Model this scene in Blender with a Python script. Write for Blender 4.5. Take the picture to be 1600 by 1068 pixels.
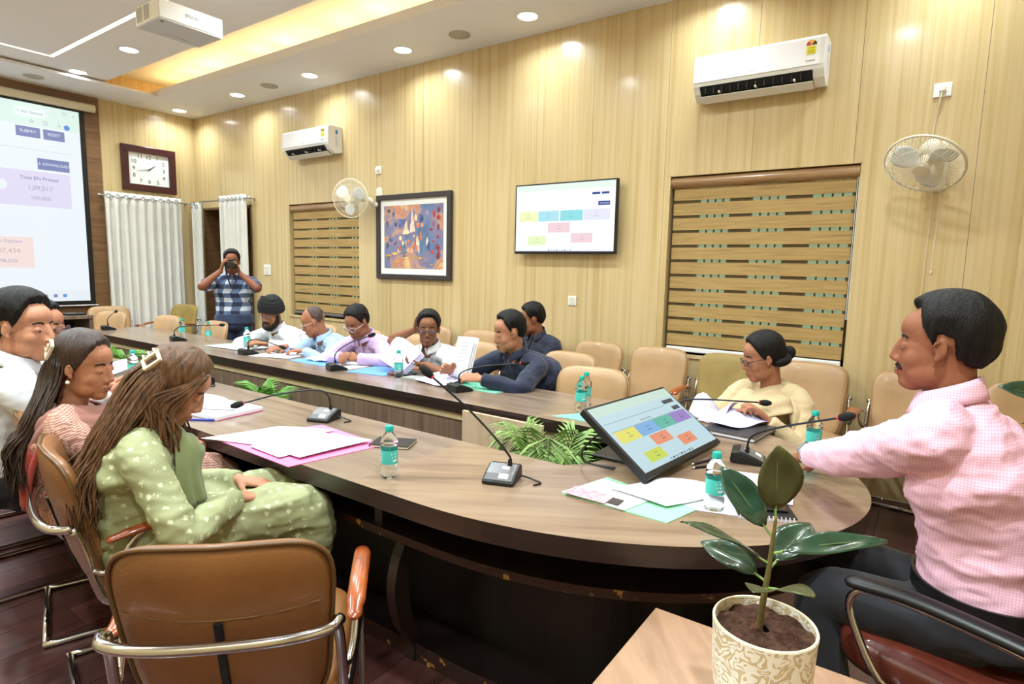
import bpy, bmesh, math, random
from mathutils import Vector as V, Matrix, noise
random.seed(7)
PI = math.pi
SC = bpy.context.scene
COL = SC.collection
for o in list(bpy.data.objects): bpy.data.objects.remove(o)

# ------------------------------------------------------------------ camera
cam = bpy.data.objects.new('camera', bpy.data.cameras.new('camera')); COL.objects.link(cam)
cr, cu, cf = V((.81698, .57626, .0218)), V((-.08792, .0871, .99231)), V((-.56993, .81262, -.12182))
cm = Matrix((cr, cu, -cf)).transposed().to_4x4(); cm.translation = V((9.147, -4.70, 1.51))
cam.matrix_world = cm
cam.data.sensor_width = 36; cam.data.lens = 924.66 * 36 / 1600; cam.data.clip_start = .02
SC.camera = cam
# ------------------------------------------------------------------ world, exposure
w = bpy.data.worlds.new('daylight'); SC.world = w; w.use_nodes = True
w.node_tree.nodes['Background'].inputs[0].default_value = (.62, .78, .60, 1)
w.node_tree.nodes['Background'].inputs[1].default_value = 1.1
vs = SC.view_settings
vs.view_transform = 'Standard'; vs.look = 'None'; vs.gamma = 1; vs.use_curve_mapping = False
vs.exposure = 0.0
DOWN_W, LED_E, STRIP_E = 23.0, 11.0, 5.0

# ------------------------------------------------------------------ materials
def lin(c):
    r = []
    for v in c:
        v /= 255.0
        r.append(v / 12.92 if v <= .04045 else ((v + .055) / 1.055) ** 2.4)
    return tuple(r)
MC = {}
def setin(b, k, v):
    if k in b.inputs: b.inputs[k].default_value = v
def newmat(name):
    m = bpy.data.materials.new(name); m.use_nodes = True
    return m, m.node_tree, m.node_tree.nodes['Principled BSDF']
def mat(name, col, rough=.5, metal=0, var=.0, vscale=6, bump=0, bscale=40, coat=0, trans=0, ior=1.45, emis=0, alpha=1, spec=None, sheen=0, stretch=(1, 1, 1)):
    if name in MC: return MC[name]
    m, nt, b = newmat(name); c = lin(col) + (1,)
    b.inputs['Base Color'].default_value = c
    b.inputs['Roughness'].default_value = rough; b.inputs['Metallic'].default_value = metal
    setin(b, 'Coat Weight', coat); setin(b, 'Transmission Weight', trans); setin(b, 'IOR', ior); setin(b, 'Alpha', alpha)
    setin(b, 'Sheen Weight', sheen)
    if spec is not None: setin(b, 'Specular IOR Level', spec)
    if emis:
        setin(b, 'Emission Color', c); setin(b, 'Emission Strength', emis)
    if var or bump:
        tc = nt.nodes.new('ShaderNodeTexCoord'); mp = nt.nodes.new('ShaderNodeMapping'); mp.inputs['Scale'].default_value = stretch
        nt.links.new(tc.outputs['Object'], mp.inputs[0])
    if var:
        n = nt.nodes.new('ShaderNodeTexNoise'); n.inputs['Scale'].default_value = vscale; n.inputs['Detail'].default_value = 5
        nt.links.new(mp.outputs[0], n.inputs[0])
        r = nt.nodes.new('ShaderNodeValToRGB')
        r.color_ramp.elements[0].position = .3; r.color_ramp.elements[1].position = .7
        r.color_ramp.elements[0].color = tuple(x * (1 - var) for x in c[:3]) + (1,)
        r.color_ramp.elements[1].color = tuple(min(1, x * (1 + var)) for x in c[:3]) + (1,)
        nt.links.new(n.outputs[0], r.inputs[0]); nt.links.new(r.outputs[0], b.inputs['Base Color'])
    if bump:
        n2 = nt.nodes.new('ShaderNodeTexNoise'); n2.inputs['Scale'].default_value = bscale; n2.inputs['Detail'].default_value = 3
        nt.links.new(mp.outputs[0], n2.inputs[0])
        bp = nt.nodes.new('ShaderNodeBump'); bp.inputs['Strength'].default_value = bump; bp.inputs['Distance'].default_value = .01
        nt.links.new(n2.outputs[0], bp.inputs['Height']); nt.links.new(bp.outputs[0], b.inputs['Normal'])
    MC[name] = m; return m
def wood(name, cols, scale, rough=.35, coat=.3, rot=0, bump=.05, space='pos', nsc=1.0):
    """streaky laminate: noise stretched along the grain; cols is a list of (position, colour)"""
    if name in MC: return MC[name]
    m, nt, b = newmat(name)
    if space == 'pos': g = nt.nodes.new('ShaderNodeNewGeometry'); src = g.outputs['Position']
    else: g = nt.nodes.new('ShaderNodeTexCoord'); src = g.outputs['Object']
    mp0 = nt.nodes.new('ShaderNodeMapping'); mp0.inputs['Rotation'].default_value = (0, 0, rot)
    mp = nt.nodes.new('ShaderNodeMapping'); mp.inputs['Scale'].default_value = scale
    nt.links.new(src, mp0.inputs[0]); nt.links.new(mp0.outputs[0], mp.inputs[0])
    n = nt.nodes.new('ShaderNodeTexNoise'); n.inputs['Scale'].default_value = nsc; n.inputs['Detail'].default_value = 7; n.inputs['Roughness'].default_value = .62
    n.inputs['Distortion'].default_value = .25
    nt.links.new(mp.outputs[0], n.inputs[0])
    r = nt.nodes.new('ShaderNodeValToRGB'); cr_ = r.color_ramp
    while len(cr_.elements) < len(cols): cr_.elements.new(.5)
    for e, (p, c) in zip(cr_.elements, cols): e.position = p; e.color = lin(c) + (1,)
    nt.links.new(n.outputs[0], r.inputs[0]); nt.links.new(r.outputs[0], b.inputs['Base Color'])
    b.inputs['Roughness'].default_value = rough; setin(b, 'Coat Weight', coat); setin(b, 'Coat Roughness', .12)
    if bump:
        bp = nt.nodes.new('ShaderNodeBump'); bp.inputs['Strength'].default_value = bump; bp.inputs['Distance'].default_value = .004
        nt.links.new(n.outputs[0], bp.inputs['Height']); nt.links.new(bp.outputs[0], b.inputs['Normal'])
    MC[name] = m; return m
def emat(name, col, e):
    if name in MC: return MC[name]
    m, nt, b = newmat(name); b.inputs['Base Color'].default_value = (0, 0, 0, 1); b.inputs['Roughness'].default_value = .3
    setin(b, 'Emission Color', lin(col) + (1,)); setin(b, 'Emission Strength', e); MC[name] = m; return m

WALL = wood('wall_laminate', [(.25, (178, 149, 98)), (.45, (200, 176, 126)), (.6, (210, 188, 143)), (.8, (188, 161, 109))], (22, 22, .35), rough=.3, coat=.35)
WALLD = wood('dark_wall_laminate', [(.25, (88, 62, 40)), (.5, (122, 90, 60)), (.8, (140, 106, 72))], (1.0, 1.0, 22), rough=.35, coat=.2)
TOPX = wood('walnut_top_lengthwise', [(.22, (84, 69, 56)), (.45, (120, 101, 85)), (.62, (136, 117, 100)), (.82, (100, 81, 65))], (1.1, 16, 4), rough=.28, coat=.35, rot=.0)
TOPE = wood('walnut_top_end', [(.22, (85, 67, 51)), (.45, (126, 102, 82)), (.62, (143, 120, 97)), (.82, (103, 82, 63))], (1.1, 15, 4), rough=.28, coat=.35, rot=-.55)
PANELX = wood('walnut_panel', [(.22, (72, 55, 44)), (.45, (107, 87, 72)), (.62, (122, 101, 84)), (.82, (85, 66, 54))], (30, 30, 1.2), rough=.4, coat=.15)
EDGE = wood('dark_edge', [(.2, (27, 17, 16)), (.6, (45, 32, 29)), (.85, (55, 40, 36))], (2, 2, 25), rough=.32, coat=.3)
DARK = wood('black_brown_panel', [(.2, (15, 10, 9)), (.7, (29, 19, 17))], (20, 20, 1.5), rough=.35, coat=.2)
FLOORC = [wood('floor_plank_%d' % i, [(.2, a), (.5, b), (.8, c)], (1.2, 22, 4), rough=.33, coat=.2, rot=PI / 2) for i, (a, b, c) in enumerate([
    ((44, 24, 22), (70, 40, 36), (92, 58, 50)), ((52, 28, 26), (82, 46, 42), (98, 62, 54)), ((38, 22, 20), (60, 34, 30), (80, 50, 44))])]
CEIL = mat('ceiling_paint', (236, 236, 238), .7)
WHITE = mat('white_plastic', (235, 235, 232), .35, var=.02)
OFFW = mat('ivory_plastic', (226, 218, 196), .35)
BLACK = mat('black_plastic', (18, 18, 19), .4, bump=.05, bscale=300)
DGREY = mat('dark_grey_plastic', (52, 53, 56), .35)
GREYM = mat('grey_panel', (104, 104, 106), .3, metal=.3)
CHROME = mat('chrome', (205, 205, 208), .12, metal=1)
CEIL2 = 0
STEEL = mat('brushed_steel', (190, 190, 192), .28, metal=1)
RED = mat('red_ring', (200, 40, 40), .4, emis=.4)
PAPER = mat('paper', (226, 227, 232), .75, var=.015, vscale=9)
LILAC = mat('lilac_paper', (198, 194, 226), .75)
INK = mat('ink', (60, 60, 75), .7)
LEATHER = mat('tan_leather', (126, 82, 42), .36, var=.16, vscale=5, bump=.12, bscale=180, coat=.12)
LEATHER_GLARE = mat('glare_leather', (172, 138, 98), .36, var=.12, vscale=5, bump=.12, bscale=180, coat=.15)  # same leather as the near chairs, glare painted in as a paler tone
OLIVE = mat('olive_fabric', (146, 124, 66), .55, var=.12, vscale=8, bump=.15, bscale=200)
PIPE = mat('leather_piping', (96, 66, 34), .4)
PIPEP = mat('pale_piping', (158, 124, 82), .4)  # piping lightened to go with the leather's painted glare
ARMW = wood('arm_pad_wood', [(.2, (92, 36, 14)), (.5, (146, 68, 26)), (.8, (178, 98, 44))], (30, 6, 30), rough=.22, coat=.6, space='obj')
REDLE = mat('red_brown_leather', (96, 42, 30), .35, var=.15, vscale=6, bump=.1, bscale=150, coat=.15)
TEAL = mat('teal_plastic', (20, 160, 150), .35)
WATER = mat('clear_bottle', (240, 248, 248), .04, trans=1, ior=1.25)
LEAFD = mat('rubber_leaf', (38, 62, 44), .22, var=.22, vscale=30, coat=.4)
LEAFU = mat('rubber_leaf_olive', (66, 66, 34), .35, var=.15, vscale=30)
PALM = mat('palm_leaf', (126, 156, 84), .45, var=.3, vscale=14)
FERN = mat('fern_leaf', (96, 150, 60), .5, var=.25, vscale=20)

# ------------------------------------------------------------------ mesh helpers
class MB:
    def __init__(s): s.v = []; s.f = []; s.mi = []; s.cur = 0
    def add(s, vs_, fs):
        o = len(s.v); s.v += [tuple(x) for x in vs_]; s.f += [tuple(i + o for i in f) for f in fs]; s.mi += [s.cur] * len(fs); return s
    def box(s, c, d, rot=None):
        x, y, z = d[0] / 2, d[1] / 2, d[2] / 2; c = V(c)
        p = [V((a * x, b * y, e * z)) for e in (-1, 1) for b in (-1, 1) for a in (-1, 1)]
        if rot is not None: p = [rot @ q for q in p]
        return s.add([q + c for q in p], [(0, 2, 3, 1), (4, 5, 7, 6), (0, 1, 5, 4), (2, 6, 7, 3), (0, 4, 6, 2), (1, 3, 7, 5)])
    def bb(s, x0, x1, y0, y1, z0, z1): return s.box(((x0 + x1) / 2, (y0 + y1) / 2, (z0 + z1) / 2), (abs(x1 - x0), abs(y1 - y0), abs(z1 - z0)))
    def prism(s, poly, z0, z1, side=None):
        n = len(poly); c0 = s.cur
        s.add([(x, y, z0) for x, y in poly] + [(x, y, z1) for x, y in poly], [tuple(range(n))[::-1], tuple(range(n, 2 * n))])
        o = len(s.v) - 2 * n
        if side is not None: s.cur = side
        for i in range(n):
            j = (i + 1) % n; s.f.append((o + i, o + j, o + n + j, o + n + i)); s.mi.append(s.cur)
        s.cur = c0; return s
    def rings(s, rr, cap=True, closed=False):
        n = len(rr[0]); o = len(s.v)
        for r in rr: s.v += [tuple(q) for q in r]
        m = len(rr)
        for k in range(m if closed else m - 1):
            a = o + k * n; b = o + ((k + 1) % m) * n
            for i in range(n):
                j = (i + 1) % n; s.f.append((a + i, a + j, b + j, b + i)); s.mi.append(s.cur)
        if cap and not closed:
            s.f.append(tuple(range(o, o + n))[::-1]); s.mi.append(s.cur)
            s.f.append(tuple(range(o + (m - 1) * n, o + m * n))); s.mi.append(s.cur)
        return s
    def tube(s, path, rad, n=10, closed=False, round_=False, flat=1.0, up=None):
        P = [V(q) for q in path]; m = len(P)
        R_ = list(rad) if isinstance(rad, (list, tuple)) else [rad] * m
        if round_ and not closed:
            d0 = (P[0] - P[1]).normalized(); d1 = (P[-1] - P[-2]).normalized(); a, b = R_[0], R_[-1]
            P = [P[0] + d0 * a * .9, P[0] + d0 * a * .55] + P + [P[-1] + d1 * b * .55, P[-1] + d1 * b * .9]
            R_ = [a * .4, a * .83] + R_ + [b * .83, b * .4]; m = len(P)
        T = []
        for i in range(m):
            if closed: t = P[(i + 1) % m] - P[i - 1]
            else: t = P[min(i + 1, m - 1)] - P[max(i - 1, 0)]
            T.append(t.normalized() if t.length > 1e-9 else V((0, 0, 1)))
        a = V(up) if up is not None else (V((0, 0, 1)) if abs(T[0].z) < .9 else V((1, 0, 0)))
        rr = []
        for i in range(m):
            if up is not None: a = V(up)
            a = (a - T[i] * a.dot(T[i])); a = a.normalized() if a.length > 1e-6 else T[i].orthogonal().normalized()
            b = T[i].cross(a)
            rr.append([P[i] + (b * math.cos(2 * PI * k / n) + a * flat * math.sin(2 * PI * k / n)) * R_[i] for k in range(n)])
        return s.rings(rr, True, closed)
    def lathe(s, prof, n=24, c=(0, 0, 0), ax=None, cap=True):
        c = V(c); R_ = ax if ax is not None else Matrix.Identity(3)
        return s.rings([[c + R_ @ V((r * math.cos(2 * PI * k / n), r * math.sin(2 * PI * k / n), z)) for k in range(n)] for r, z in prof], cap)
    def ell(s, c, r, R_=None, n=16, m=10):
        c = V(c); R_ = R_ if R_ is not None else Matrix.Identity(3); rr = []
        for k in range(m + 1):
            t = PI * (k + .02) / (m + .04) - PI / 2
            rr.append([c + R_ @ V((r[0] * math.cos(t) * math.cos(2 * PI * i / n), r[1] * math.cos(t) * math.sin(2 * PI * i / n), r[2] * math.sin(t))) for i in range(n)])
        return s.rings(rr)
    def quad(s, a, b, c, d): return s.add([a, b, c, d], [(0, 1, 2, 3)])
    def sheet(s, fn, nu, nv, th=0.0):
        """thin solid sheet from fn(u,v)->Vector, u,v in 0..1"""
        g = [[V(fn(i / nu, j / nv)) for j in range(nv + 1)] for i in range(nu + 1)]
        def idx(i, j): return i * (nv + 1) + j
        vs_ = [q for row in g for q in row]; fs = [(idx(i, j), idx(i + 1, j), idx(i + 1, j + 1), idx(i, j + 1)) for i in range(nu) for j in range(nv)]
        if th:
            nn = []
            for i in range(nu + 1):
                for j in range(nv + 1):
                    du = g[min(i + 1, nu)][j] - g[max(i - 1, 0)][j]; dv = g[i][min(j + 1, nv)] - g[i][max(j - 1, 0)]
                    q = du.cross(dv); nn.append(q.normalized() if q.length > 1e-12 else V((0, 0, 1)))
            N = len(vs_); vs_ = vs_ + [q - k * th for q, k in zip(vs_, nn)]
            fs = fs + [tuple(x + N for x in f[::-1]) for f in fs]
            bd = [idx(i, 0) for i in range(nu + 1)] + [idx(nu, j) for j in range(1, nv + 1)] + [idx(i, nv) for i in range(nu - 1, -1, -1)] + [idx(0, j) for j in range(nv - 1, 0, -1)]
            for k in range(len(bd)):
                a, b = bd[k], bd[(k + 1) % len(bd)]; fs.append((b, a, a + N, b + N))
        return s.add(vs_, fs)
    def xf(s, M_): s.v = [tuple(M_ @ V(q)) for q in s.v]; return s
    def mesh(s, name='m'):
        me = bpy.data.meshes.new(name); me.from_pydata(s.v, [], s.f); me.update(); return me
    def build(s, name, m, parent=None, smooth=False, bevel=0, loc=None, seg=2, rot=None, sub=0):
        me = s.mesh(name)
        for x in (m if isinstance(m, (list, tuple)) else [m]): me.materials.append(x)
        if isinstance(m, (list, tuple)):
            for p, i in zip(me.polygons, s.mi): p.material_index = i
        bm = bmesh.new(); bm.from_mesh(me); bmesh.ops.recalc_face_normals(bm, faces=bm.faces); bm.to_mesh(me); bm.free()
        return link(name, me, parent, smooth, bevel, loc, seg, rot, sub)
def link(name, me, parent=None, smooth=False, bevel=0, loc=None, seg=2, rot=None, sub=0):
    o = bpy.data.objects.new(name, me); COL.objects.link(o)
    if parent is not None: o.parent = parent
    if loc is not None: o.location = loc
    if rot is not None: o.rotation_euler = rot
    if smooth:
        for p in me.polygons: p.use_smooth = True
        if smooth != True:
            try: me.set_sharp_from_angle(angle=smooth)
            except Exception: pass
    if bevel:
        b = o.modifiers.new('bevel', 'BEVEL'); b.width = bevel; b.segments = seg; b.limit_method = 'ANGLE'; b.angle_limit = .6; b.use_clamp_overlap = True
    if sub:
        q = o.modifiers.new('sub', 'SUBSURF'); q.levels = sub; q.render_levels = sub
    return o
def tag(o, label, cat, group=None, kind=None):
    o['label'] = label; o['category'] = cat
    if group: o['group'] = group
    if kind: o['kind'] = kind
    return o
def thing(name, label, cat, loc=(0, 0, 0), rz=0, group=None):
    o = bpy.data.objects.new(name, None); COL.objects.link(o); o.location = loc; o.rotation_euler = (0, 0, rz); o.empty_display_size = .1
    return tag(o, label, cat, group)
def struct(name, mb, m, parent=None, **k):
    o = mb.build(name, m, parent, **k)
    if parent is None: o['kind'] = 'structure'
    return o
def dup(root, loc, rz, label, group=None):
    r = root.copy(); COL.objects.link(r); r.location = loc; r.rotation_euler = (0, 0, rz); r['label'] = label
    if group: r['group'] = group
    for ch in list(root.children):
        c = ch.copy(); COL.objects.link(c); c.parent = r
        for g in list(ch.children):
            d = g.copy(); COL.objects.link(d); d.parent = c
    return r
def crom(pts, k=6):
    """Catmull-Rom resample"""
    P = [V(p) for p in pts]; out = []
    for i in range(len(P) - 1):
        p0 = P[i - 1] if i else P[0] * 2 - P[1]; p1, p2 = P[i], P[i + 1]; p3 = P[i + 2] if i + 2 < len(P) else P[-1] * 2 - P[-2]
        for j in range(k):
            t = j / k
            out.append(.5 * ((2 * p1) + (-p0 + p2) * t + (2 * p0 - 5 * p1 + 4 * p2 - p3) * t * t + (-p0 + 3 * p1 - 3 * p2 + p3) * t ** 3))
    out.append(P[-1]); return out
def lerp(a, b, t): return a + (b - a) * t
def interp(tab, x):
    if x <= tab[0][0]: return tab[0][1]
    for (a, b), (c, d) in zip(tab, tab[1:]):
        if x <= c: return b + (d - b) * (x - a) / (c - a)
    return tab[-1][1]
def text(name, s, size, m, parent, frame, th=.0004, align='CENTER'):
    """flat lettering turned to mesh; frame = 4x4 local matrix (text x right, y up)"""
    cu_ = bpy.data.curves.new(name, 'FONT'); cu_.body = s; cu_.size = size; cu_.align_x = align; cu_.align_y = 'CENTER'; cu_.extrude = th; cu_.resolution_u = 3
    t = bpy.data.objects.new(name, cu_); COL.objects.link(t)
    me = bpy.data.meshes.new_from_object(t.evaluated_get(bpy.context.evaluated_depsgraph_get()))
    bpy.data.objects.remove(t); me.transform(frame); me.materials.clear(); me.materials.append(m)
    return link(name, me, parent)
def frame3(o, x, y):
    x = V(x).normalized(); y = V(y); z = x.cross(y).normalized(); y = z.cross(x)
    M_ = Matrix((x, y, z)).transposed().to_4x4(); M_.translation = V(o); return M_
# ================================================================== THE ROOM
H = 3.61; XF = 10.8; YL = -5.5; ZT = 3.98
# floor: substrate + planks
fl = struct('floor', MB().bb(0, XF, YL, 0, -.1, -.012), DARK)
pw, pl = .2, 1.25; k = 0; pm = {}
for i in range(int(XF / pw)):
    y = YL - (i * .47 % pl)
    while y < 0:
        a, b = max(y, YL), min(y + pl, 0); y += pl
        if b - a < .02: continue
        key = (round(b - a, 2), random.randrange(3))
        if key not in pm:
            me = MB().bb(.0015, pw - .0015, .0015, key[0] - .0015, -.012, 0).mesh('plank'); me.materials.append(FLOORC[key[1]]); pm[key] = me
        link('plank', pm[key], fl, loc=(i * pw, a, 0))
# window / door openings on the long wall (y = 0)
WIN = [(2.28, 3.64, .86, 2.28), (7.36, 8.70, .86, 2.28)]
DOOR = (.17, 1.43, 0, 2.31)
HOLES = WIN + [DOOR]
seams = [5.32 + .665 * i for i in range(-8, 9)]
cuts = sorted(set([0, XF] + [s for s in seams if 0 < s < XF] + [q for h in HOLES for q in h[:2]]))
wb = MB()
TH = .14
wr = None
pieces = []
for a, b in zip(cuts, cuts[1:]):
    hs = [h for h in HOLES if h[0] - 1e-4 <= a and b <= h[1] + 1e-4]
    spans = [(0, ZT)]
    for h in hs: spans = [(0, h[2])] * (h[2] > 0) + [(h[3], ZT)]
    for z0, z1 in spans:
        wb.bb(a, b, .012, TH, z0, z1)
        ga = .0012 if any(abs(a - s) < 1e-4 for s in seams) else 0; gb = .0012 if any(abs(b - s) < 1e-4 for s in seams) else 0
        pieces.append((a + ga, b - gb, z0, z1))
wr = struct('wall_right', wb, DARK)
for a, b, z0, z1 in pieces: MB().bb(a, b, 0, .012, z0, z1).build('wall_panel', WALL, wr)
# back wall (x = 0)
bw = struct('wall_back', MB().bb(-.15, -.012, YL, TH, 0, ZT), DARK)
for a, b in [(-.64, 0), (-1.25, -.642)]: MB().bb(-.012, 0, a, b, 0, ZT).build('wall_panel', WALL, bw)
for i in range(7):
    for j in range(4):
        a = -1.252 - i * .6; z0 = .0 + j * 1.0
        MB().bb(-.012, .02, max(YL, a - .598), a, z0, min(ZT, z0 + .998)).build('dark_wall_panel', WALLD, bw)
struct('wall_left', MB().bb(-.15, XF, YL - .15, YL, 0, ZT), WALL)
struct('wall_front', MB().bb(XF, XF + .15, YL - .15, TH, 0, ZT), WALL)
# pilaster at right end of the long wall
struct('trim_1', MB().bb(9.56, 9.72, -.03, 0, 0, H).bb(9.6, 9.68, -.045, -.03, 0, H), WALL, bevel=.004)
# ceiling: upper slab, dropped borders, inner raft
ce = struct('ceiling', MB().bb(-.15, XF + .15, YL - .15, TH, ZT, ZT + .1), CEIL)
MB().bb(0, XF, -.86, 0, H, H + .09).build('soffit', CEIL, ce, bevel=.004)
MB().bb(0, .80, -4.6, -.862, H, H + .03).build('soffit', CEIL, ce, bevel=.004)
MB().bb(0, XF, YL, -4.602, H, H + .09).build('soffit', CEIL, ce, bevel=.004)
MB().bb(10.0, XF, -4.6, -.862, H, H + .09).build('soffit', CEIL, ce, bevel=.004)
RZ = 3.66
raft = MB().bb(.70, 9.9, -4.2, -1.44, RZ + .012, RZ + .07).build('raft_core', CEIL, ce)
# raft skin with a slot for the line light
sx0, sx1, sy0, sy1, sw = 1.25, 9.4, -3.5, -2.13, .022
for q in [(.70, 9.9, sy1 + sw, -1.44), (.70, 9.9, -4.2, sy0 - sw), (.70, sx0 - sw, sy0 - sw, sy1 + sw), (sx1 + sw, 9.9, sy0 - sw, sy1 + sw), (sx0 + sw, sx1 - sw, sy0 + sw, sy1 - sw)]:
    MB().bb(*q, RZ, RZ + .012).build('raft_board', CEIL, ce)
LEDW = emat('warm_led', (255, 226, 170), STRIP_E * 1.6)
ll = thing('line_light', 'long warm linear light set flush in the raised ceiling panel', 'light', (0, 0, 0))
for q in [(sx0 - sw, sx1 + sw, sy1 - sw, sy1 + sw), (sx0 - sw, sx1 + sw, sy0 - sw, sy0 + sw), (sx0 - sw, sx0 + sw, sy0 + sw, sy1 - sw), (sx1 - sw, sx1 + sw, sy0 + sw, sy1 - sw)]:
    MB().bb(*q, RZ + .004, RZ + .011).build('diffuser', LEDW, ll)
# cove strips lying on the soffits, shining up
COVE = emat('cove_led', (255, 206, 128), STRIP_E * 16); COVE2 = emat('cove_led_dim', (255, 206, 128), STRIP_E * .8)
cv = thing('cove_light', 'warm cove strip light hidden on the ceiling ledge above the long wall', 'light')
for i in range(20): MB().bb(.42 + i * .5, .42 + i * .5 + .16 + .05 * (i % 3), -.52, -.48, H + .09, H + .105).build('led_module', COVE, cv)
cv2 = thing('cove_light', 'warm cove strip light hidden on the ceiling ledge above the projection screen', 'light')
for i in range(5): MB().bb(.44, .48, -1.2 - i * .72 - .5, -1.2 - i * .72, H + .03, H + .042).build('led_module', COVE2, cv2)
# recessed downlights
LAMP = emat('downlight_white', (255, 252, 246), LED_E * 2)
def downlight(x, y, z, label, power):
    t = thing('downlight', label, 'light', (x, y, z), 0, 'recessed round downlights')
    MB().lathe([(.082, 0), (.098, 0), (.1, -.004), (.085, -.008), (.082, -.006), (.082, 0)], 28).build('rim', WHITE, t, smooth=.6)
    MB().lathe([(.001, -.004), (.083, -.004), (.083, -.001), (.001, -.001)], 28).build('diffuser', LAMP, t)
    l = bpy.data.lights.new('downlight_lamp', 'AREA'); l.shape = 'DISK'; l.size = .17; l.energy = power; l.color = (.87, 1, 1.06); l.spread = math.radians(150)
    o = bpy.data.objects.new('lamp', l); COL.objects.link(o); o.parent = t; o.location = (0, 0, -.012)
ords = ['in the corner by the clock', 'second from the corner', 'third from the corner', 'fourth from the corner', 'fifth from the corner', 'sixth from the corner', 'seventh from the corner', 'eighth from the corner']
for i in range(8):
    if i in (7,): continue
    downlight(.349 + 1.463 * i, -.375, H, 'white round downlight along the long wall, ' + ords[i], DOWN_W * .42)
for i in range(7):
    downlight(.9 + 1.315 * i, -1.77, RZ, 'white round downlight on the raised ceiling panel, %s' % ords[i].replace('in the corner by the clock', 'nearest the screen wall').replace('corner', 'screen wall'), DOWN_W)
for i in range(4): downlight(1.2 + 2.6 * i, -3.85, RZ, 'white round downlight on the far edge of the raised panel, %s' % ['nearest the screen', 'second from the screen', 'third from the screen', 'fourth from the screen'][i], DOWN_W * 2.5)
for i in range(4): downlight(1.2 + 2.6 * i, -5.05, H, 'white round downlight by the side wall behind, %s' % ['nearest the screen', 'second from the screen', 'third from the screen', 'fourth from the screen'][i], DOWN_W * 1.9)
SPK = mat('speaker_grille', (176, 176, 160), .7, bump=.3, bscale=400)
for x, y, lb in [(5.455, -.371, 'grey round ceiling speaker between the fourth and fifth downlights'), (2.514, -.38, 'grey round ceiling speaker above the far air conditioner'), (.42, -2.05, 'grey round ceiling speaker above the projection screen')]:
    t = thing('ceiling_speaker', lb, 'speaker', (x, y, H), 0, 'ceiling speakers')
    MB().lathe([(.001, -.006), (.085, -.006), (.09, -.003), (.09, 0), (.001, 0)], 28).build('grille', SPK, t, smooth=.6)
    MB().lathe([(.09, 0), (.1, 0), (.1, -.005), (.091, -.008), (.09, -.004)], 28).build('rim', SPK, t, smooth=.6)
# door opening: reveal, dark passage
REV = WALLD
d = struct('door_1', MB().bb(DOOR[0], DOOR[0] + .03, -.005, .9, 0, DOOR[3]).bb(DOOR[1] - .03, DOOR[1], -.005, .9, 0, DOOR[3]).bb(DOOR[0], DOOR[1], -.005, .9, DOOR[3] - .03, DOOR[3]).bb(DOOR[0], DOOR[1], .9, .94, 0, DOOR[3]).bb(DOOR[0], DOOR[1], TH, .9, -.05, 0), WALLD)
# windows with zebra blinds
WFR = mat('window_frame_brown', (70, 52, 34), .45, var=.15)
GLASS = mat('window_glass', (214, 236, 214), .12, trans=1, ior=1.05)
ZEB = wood('blind_band', [(.25, (140, 112, 64)), (.5, (172, 142, 86)), (.8, (188, 158, 100))], (3, 3, 60), rough=.7, coat=0)
SHEER = mat('blind_sheer', (120, 100, 66), .8, alpha=.35)
CASS = wood('blind_cassette', [(.3, (134, 100, 66)), (.7, (176, 140, 98))], (2, 30, 30), rough=.25, coat=.6)
for wi, (x0, x1, z0, z1) in enumerate(WIN):
    fr = MB(); fy0, fy1 = .10, .15; W = x1 - x0
    lit = [(.16, .34), (.46, .64), (.77, .96)]
    for a, b in zip([0] + [q for l in lit for q in l][1::2], [l[0] for l in lit]): fr.bb(x0 + a * W, x0 + b * W, fy0, fy1, z0, z1)
    fr.bb(x0 + .96 * W, x1, fy0, fy1, z0, z1); fr.bb(x0, x1, fy0, fy1, z0, z0 + .06); fr.bb(x0, x1, fy0, fy1, z1 - .06, z1)
    wo = struct('window_%d' % (wi + 1), fr, WFR)
    for a, b in lit:
        MB().bb(x0 + a * W, x0 + b * W, .12, .126, z0 + .06, z1 - .06).build('pane', GLASS, wo)
        for q in (.25, .5, .75):
            xx = x0 + lerp(a, b, q) * W; MB().bb(xx - .006, xx + .006, .128, .14, z0 + .06, z1 - .06).build('grille_bar', WFR, wo)
    rv = MB().bb(x0, x0 + .008, 0, .1, z0, z1).bb(x1 - .008, x1, 0, .1, z0, z1).bb(x0, x1, 0, .1, z1 - .008, z1).bb(x0 - .03, x1 + .0, -.015, .1, z0 - .03, z0)
    rv.build('reveal', WALL, wo)
    bl = thing('zebra_blind', ['tan zebra roller blind closed over the window behind the turbaned man', 'wide tan zebra roller blind over the window behind the woman in beige'][wi], 'blind', (x0, 0, z0), 0, 'zebra blinds')
    cs = MB(); n = 14
    cs.rings([[(x, .045 + .042 * math.cos(a_) * 1.0, 1.42 - .055 + .045 * math.sin(a_)) for a_ in [2 * PI * q / n for q in range(n)]] for x in (.012, W - .012)])
    cs.build('cassette', CASS, bl, smooth=.7)
    b0, b1 = .05, 1.33; nb = 11; pit = (b1 - b0) / nb
    for q in range(nb):
        zc = b1 - (q + .5) * pit
        MB().bb(.03, W - .03, .044, .047, zc - pit * .40, zc + pit * .40).build('blind_band', ZEB, bl)
    MB().bb(.03, W - .03, .0515, .0525, b0, b1).build('sheer', SHEER, bl)
    MB().bb(.03, W - .03, .034, .056, .012, .05).build('bottom_rail', WHITE if wi else STEEL, bl, bevel=.006)
    MB().tube([(W - .022, .03, .35), (W - .022, .03, 1.33)], .0025, 6).tube([(W - .012, .03, .35), (W - .012, .03, 1.33)], .0025, 6).build('pull_chain', WHITE, bl)
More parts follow.
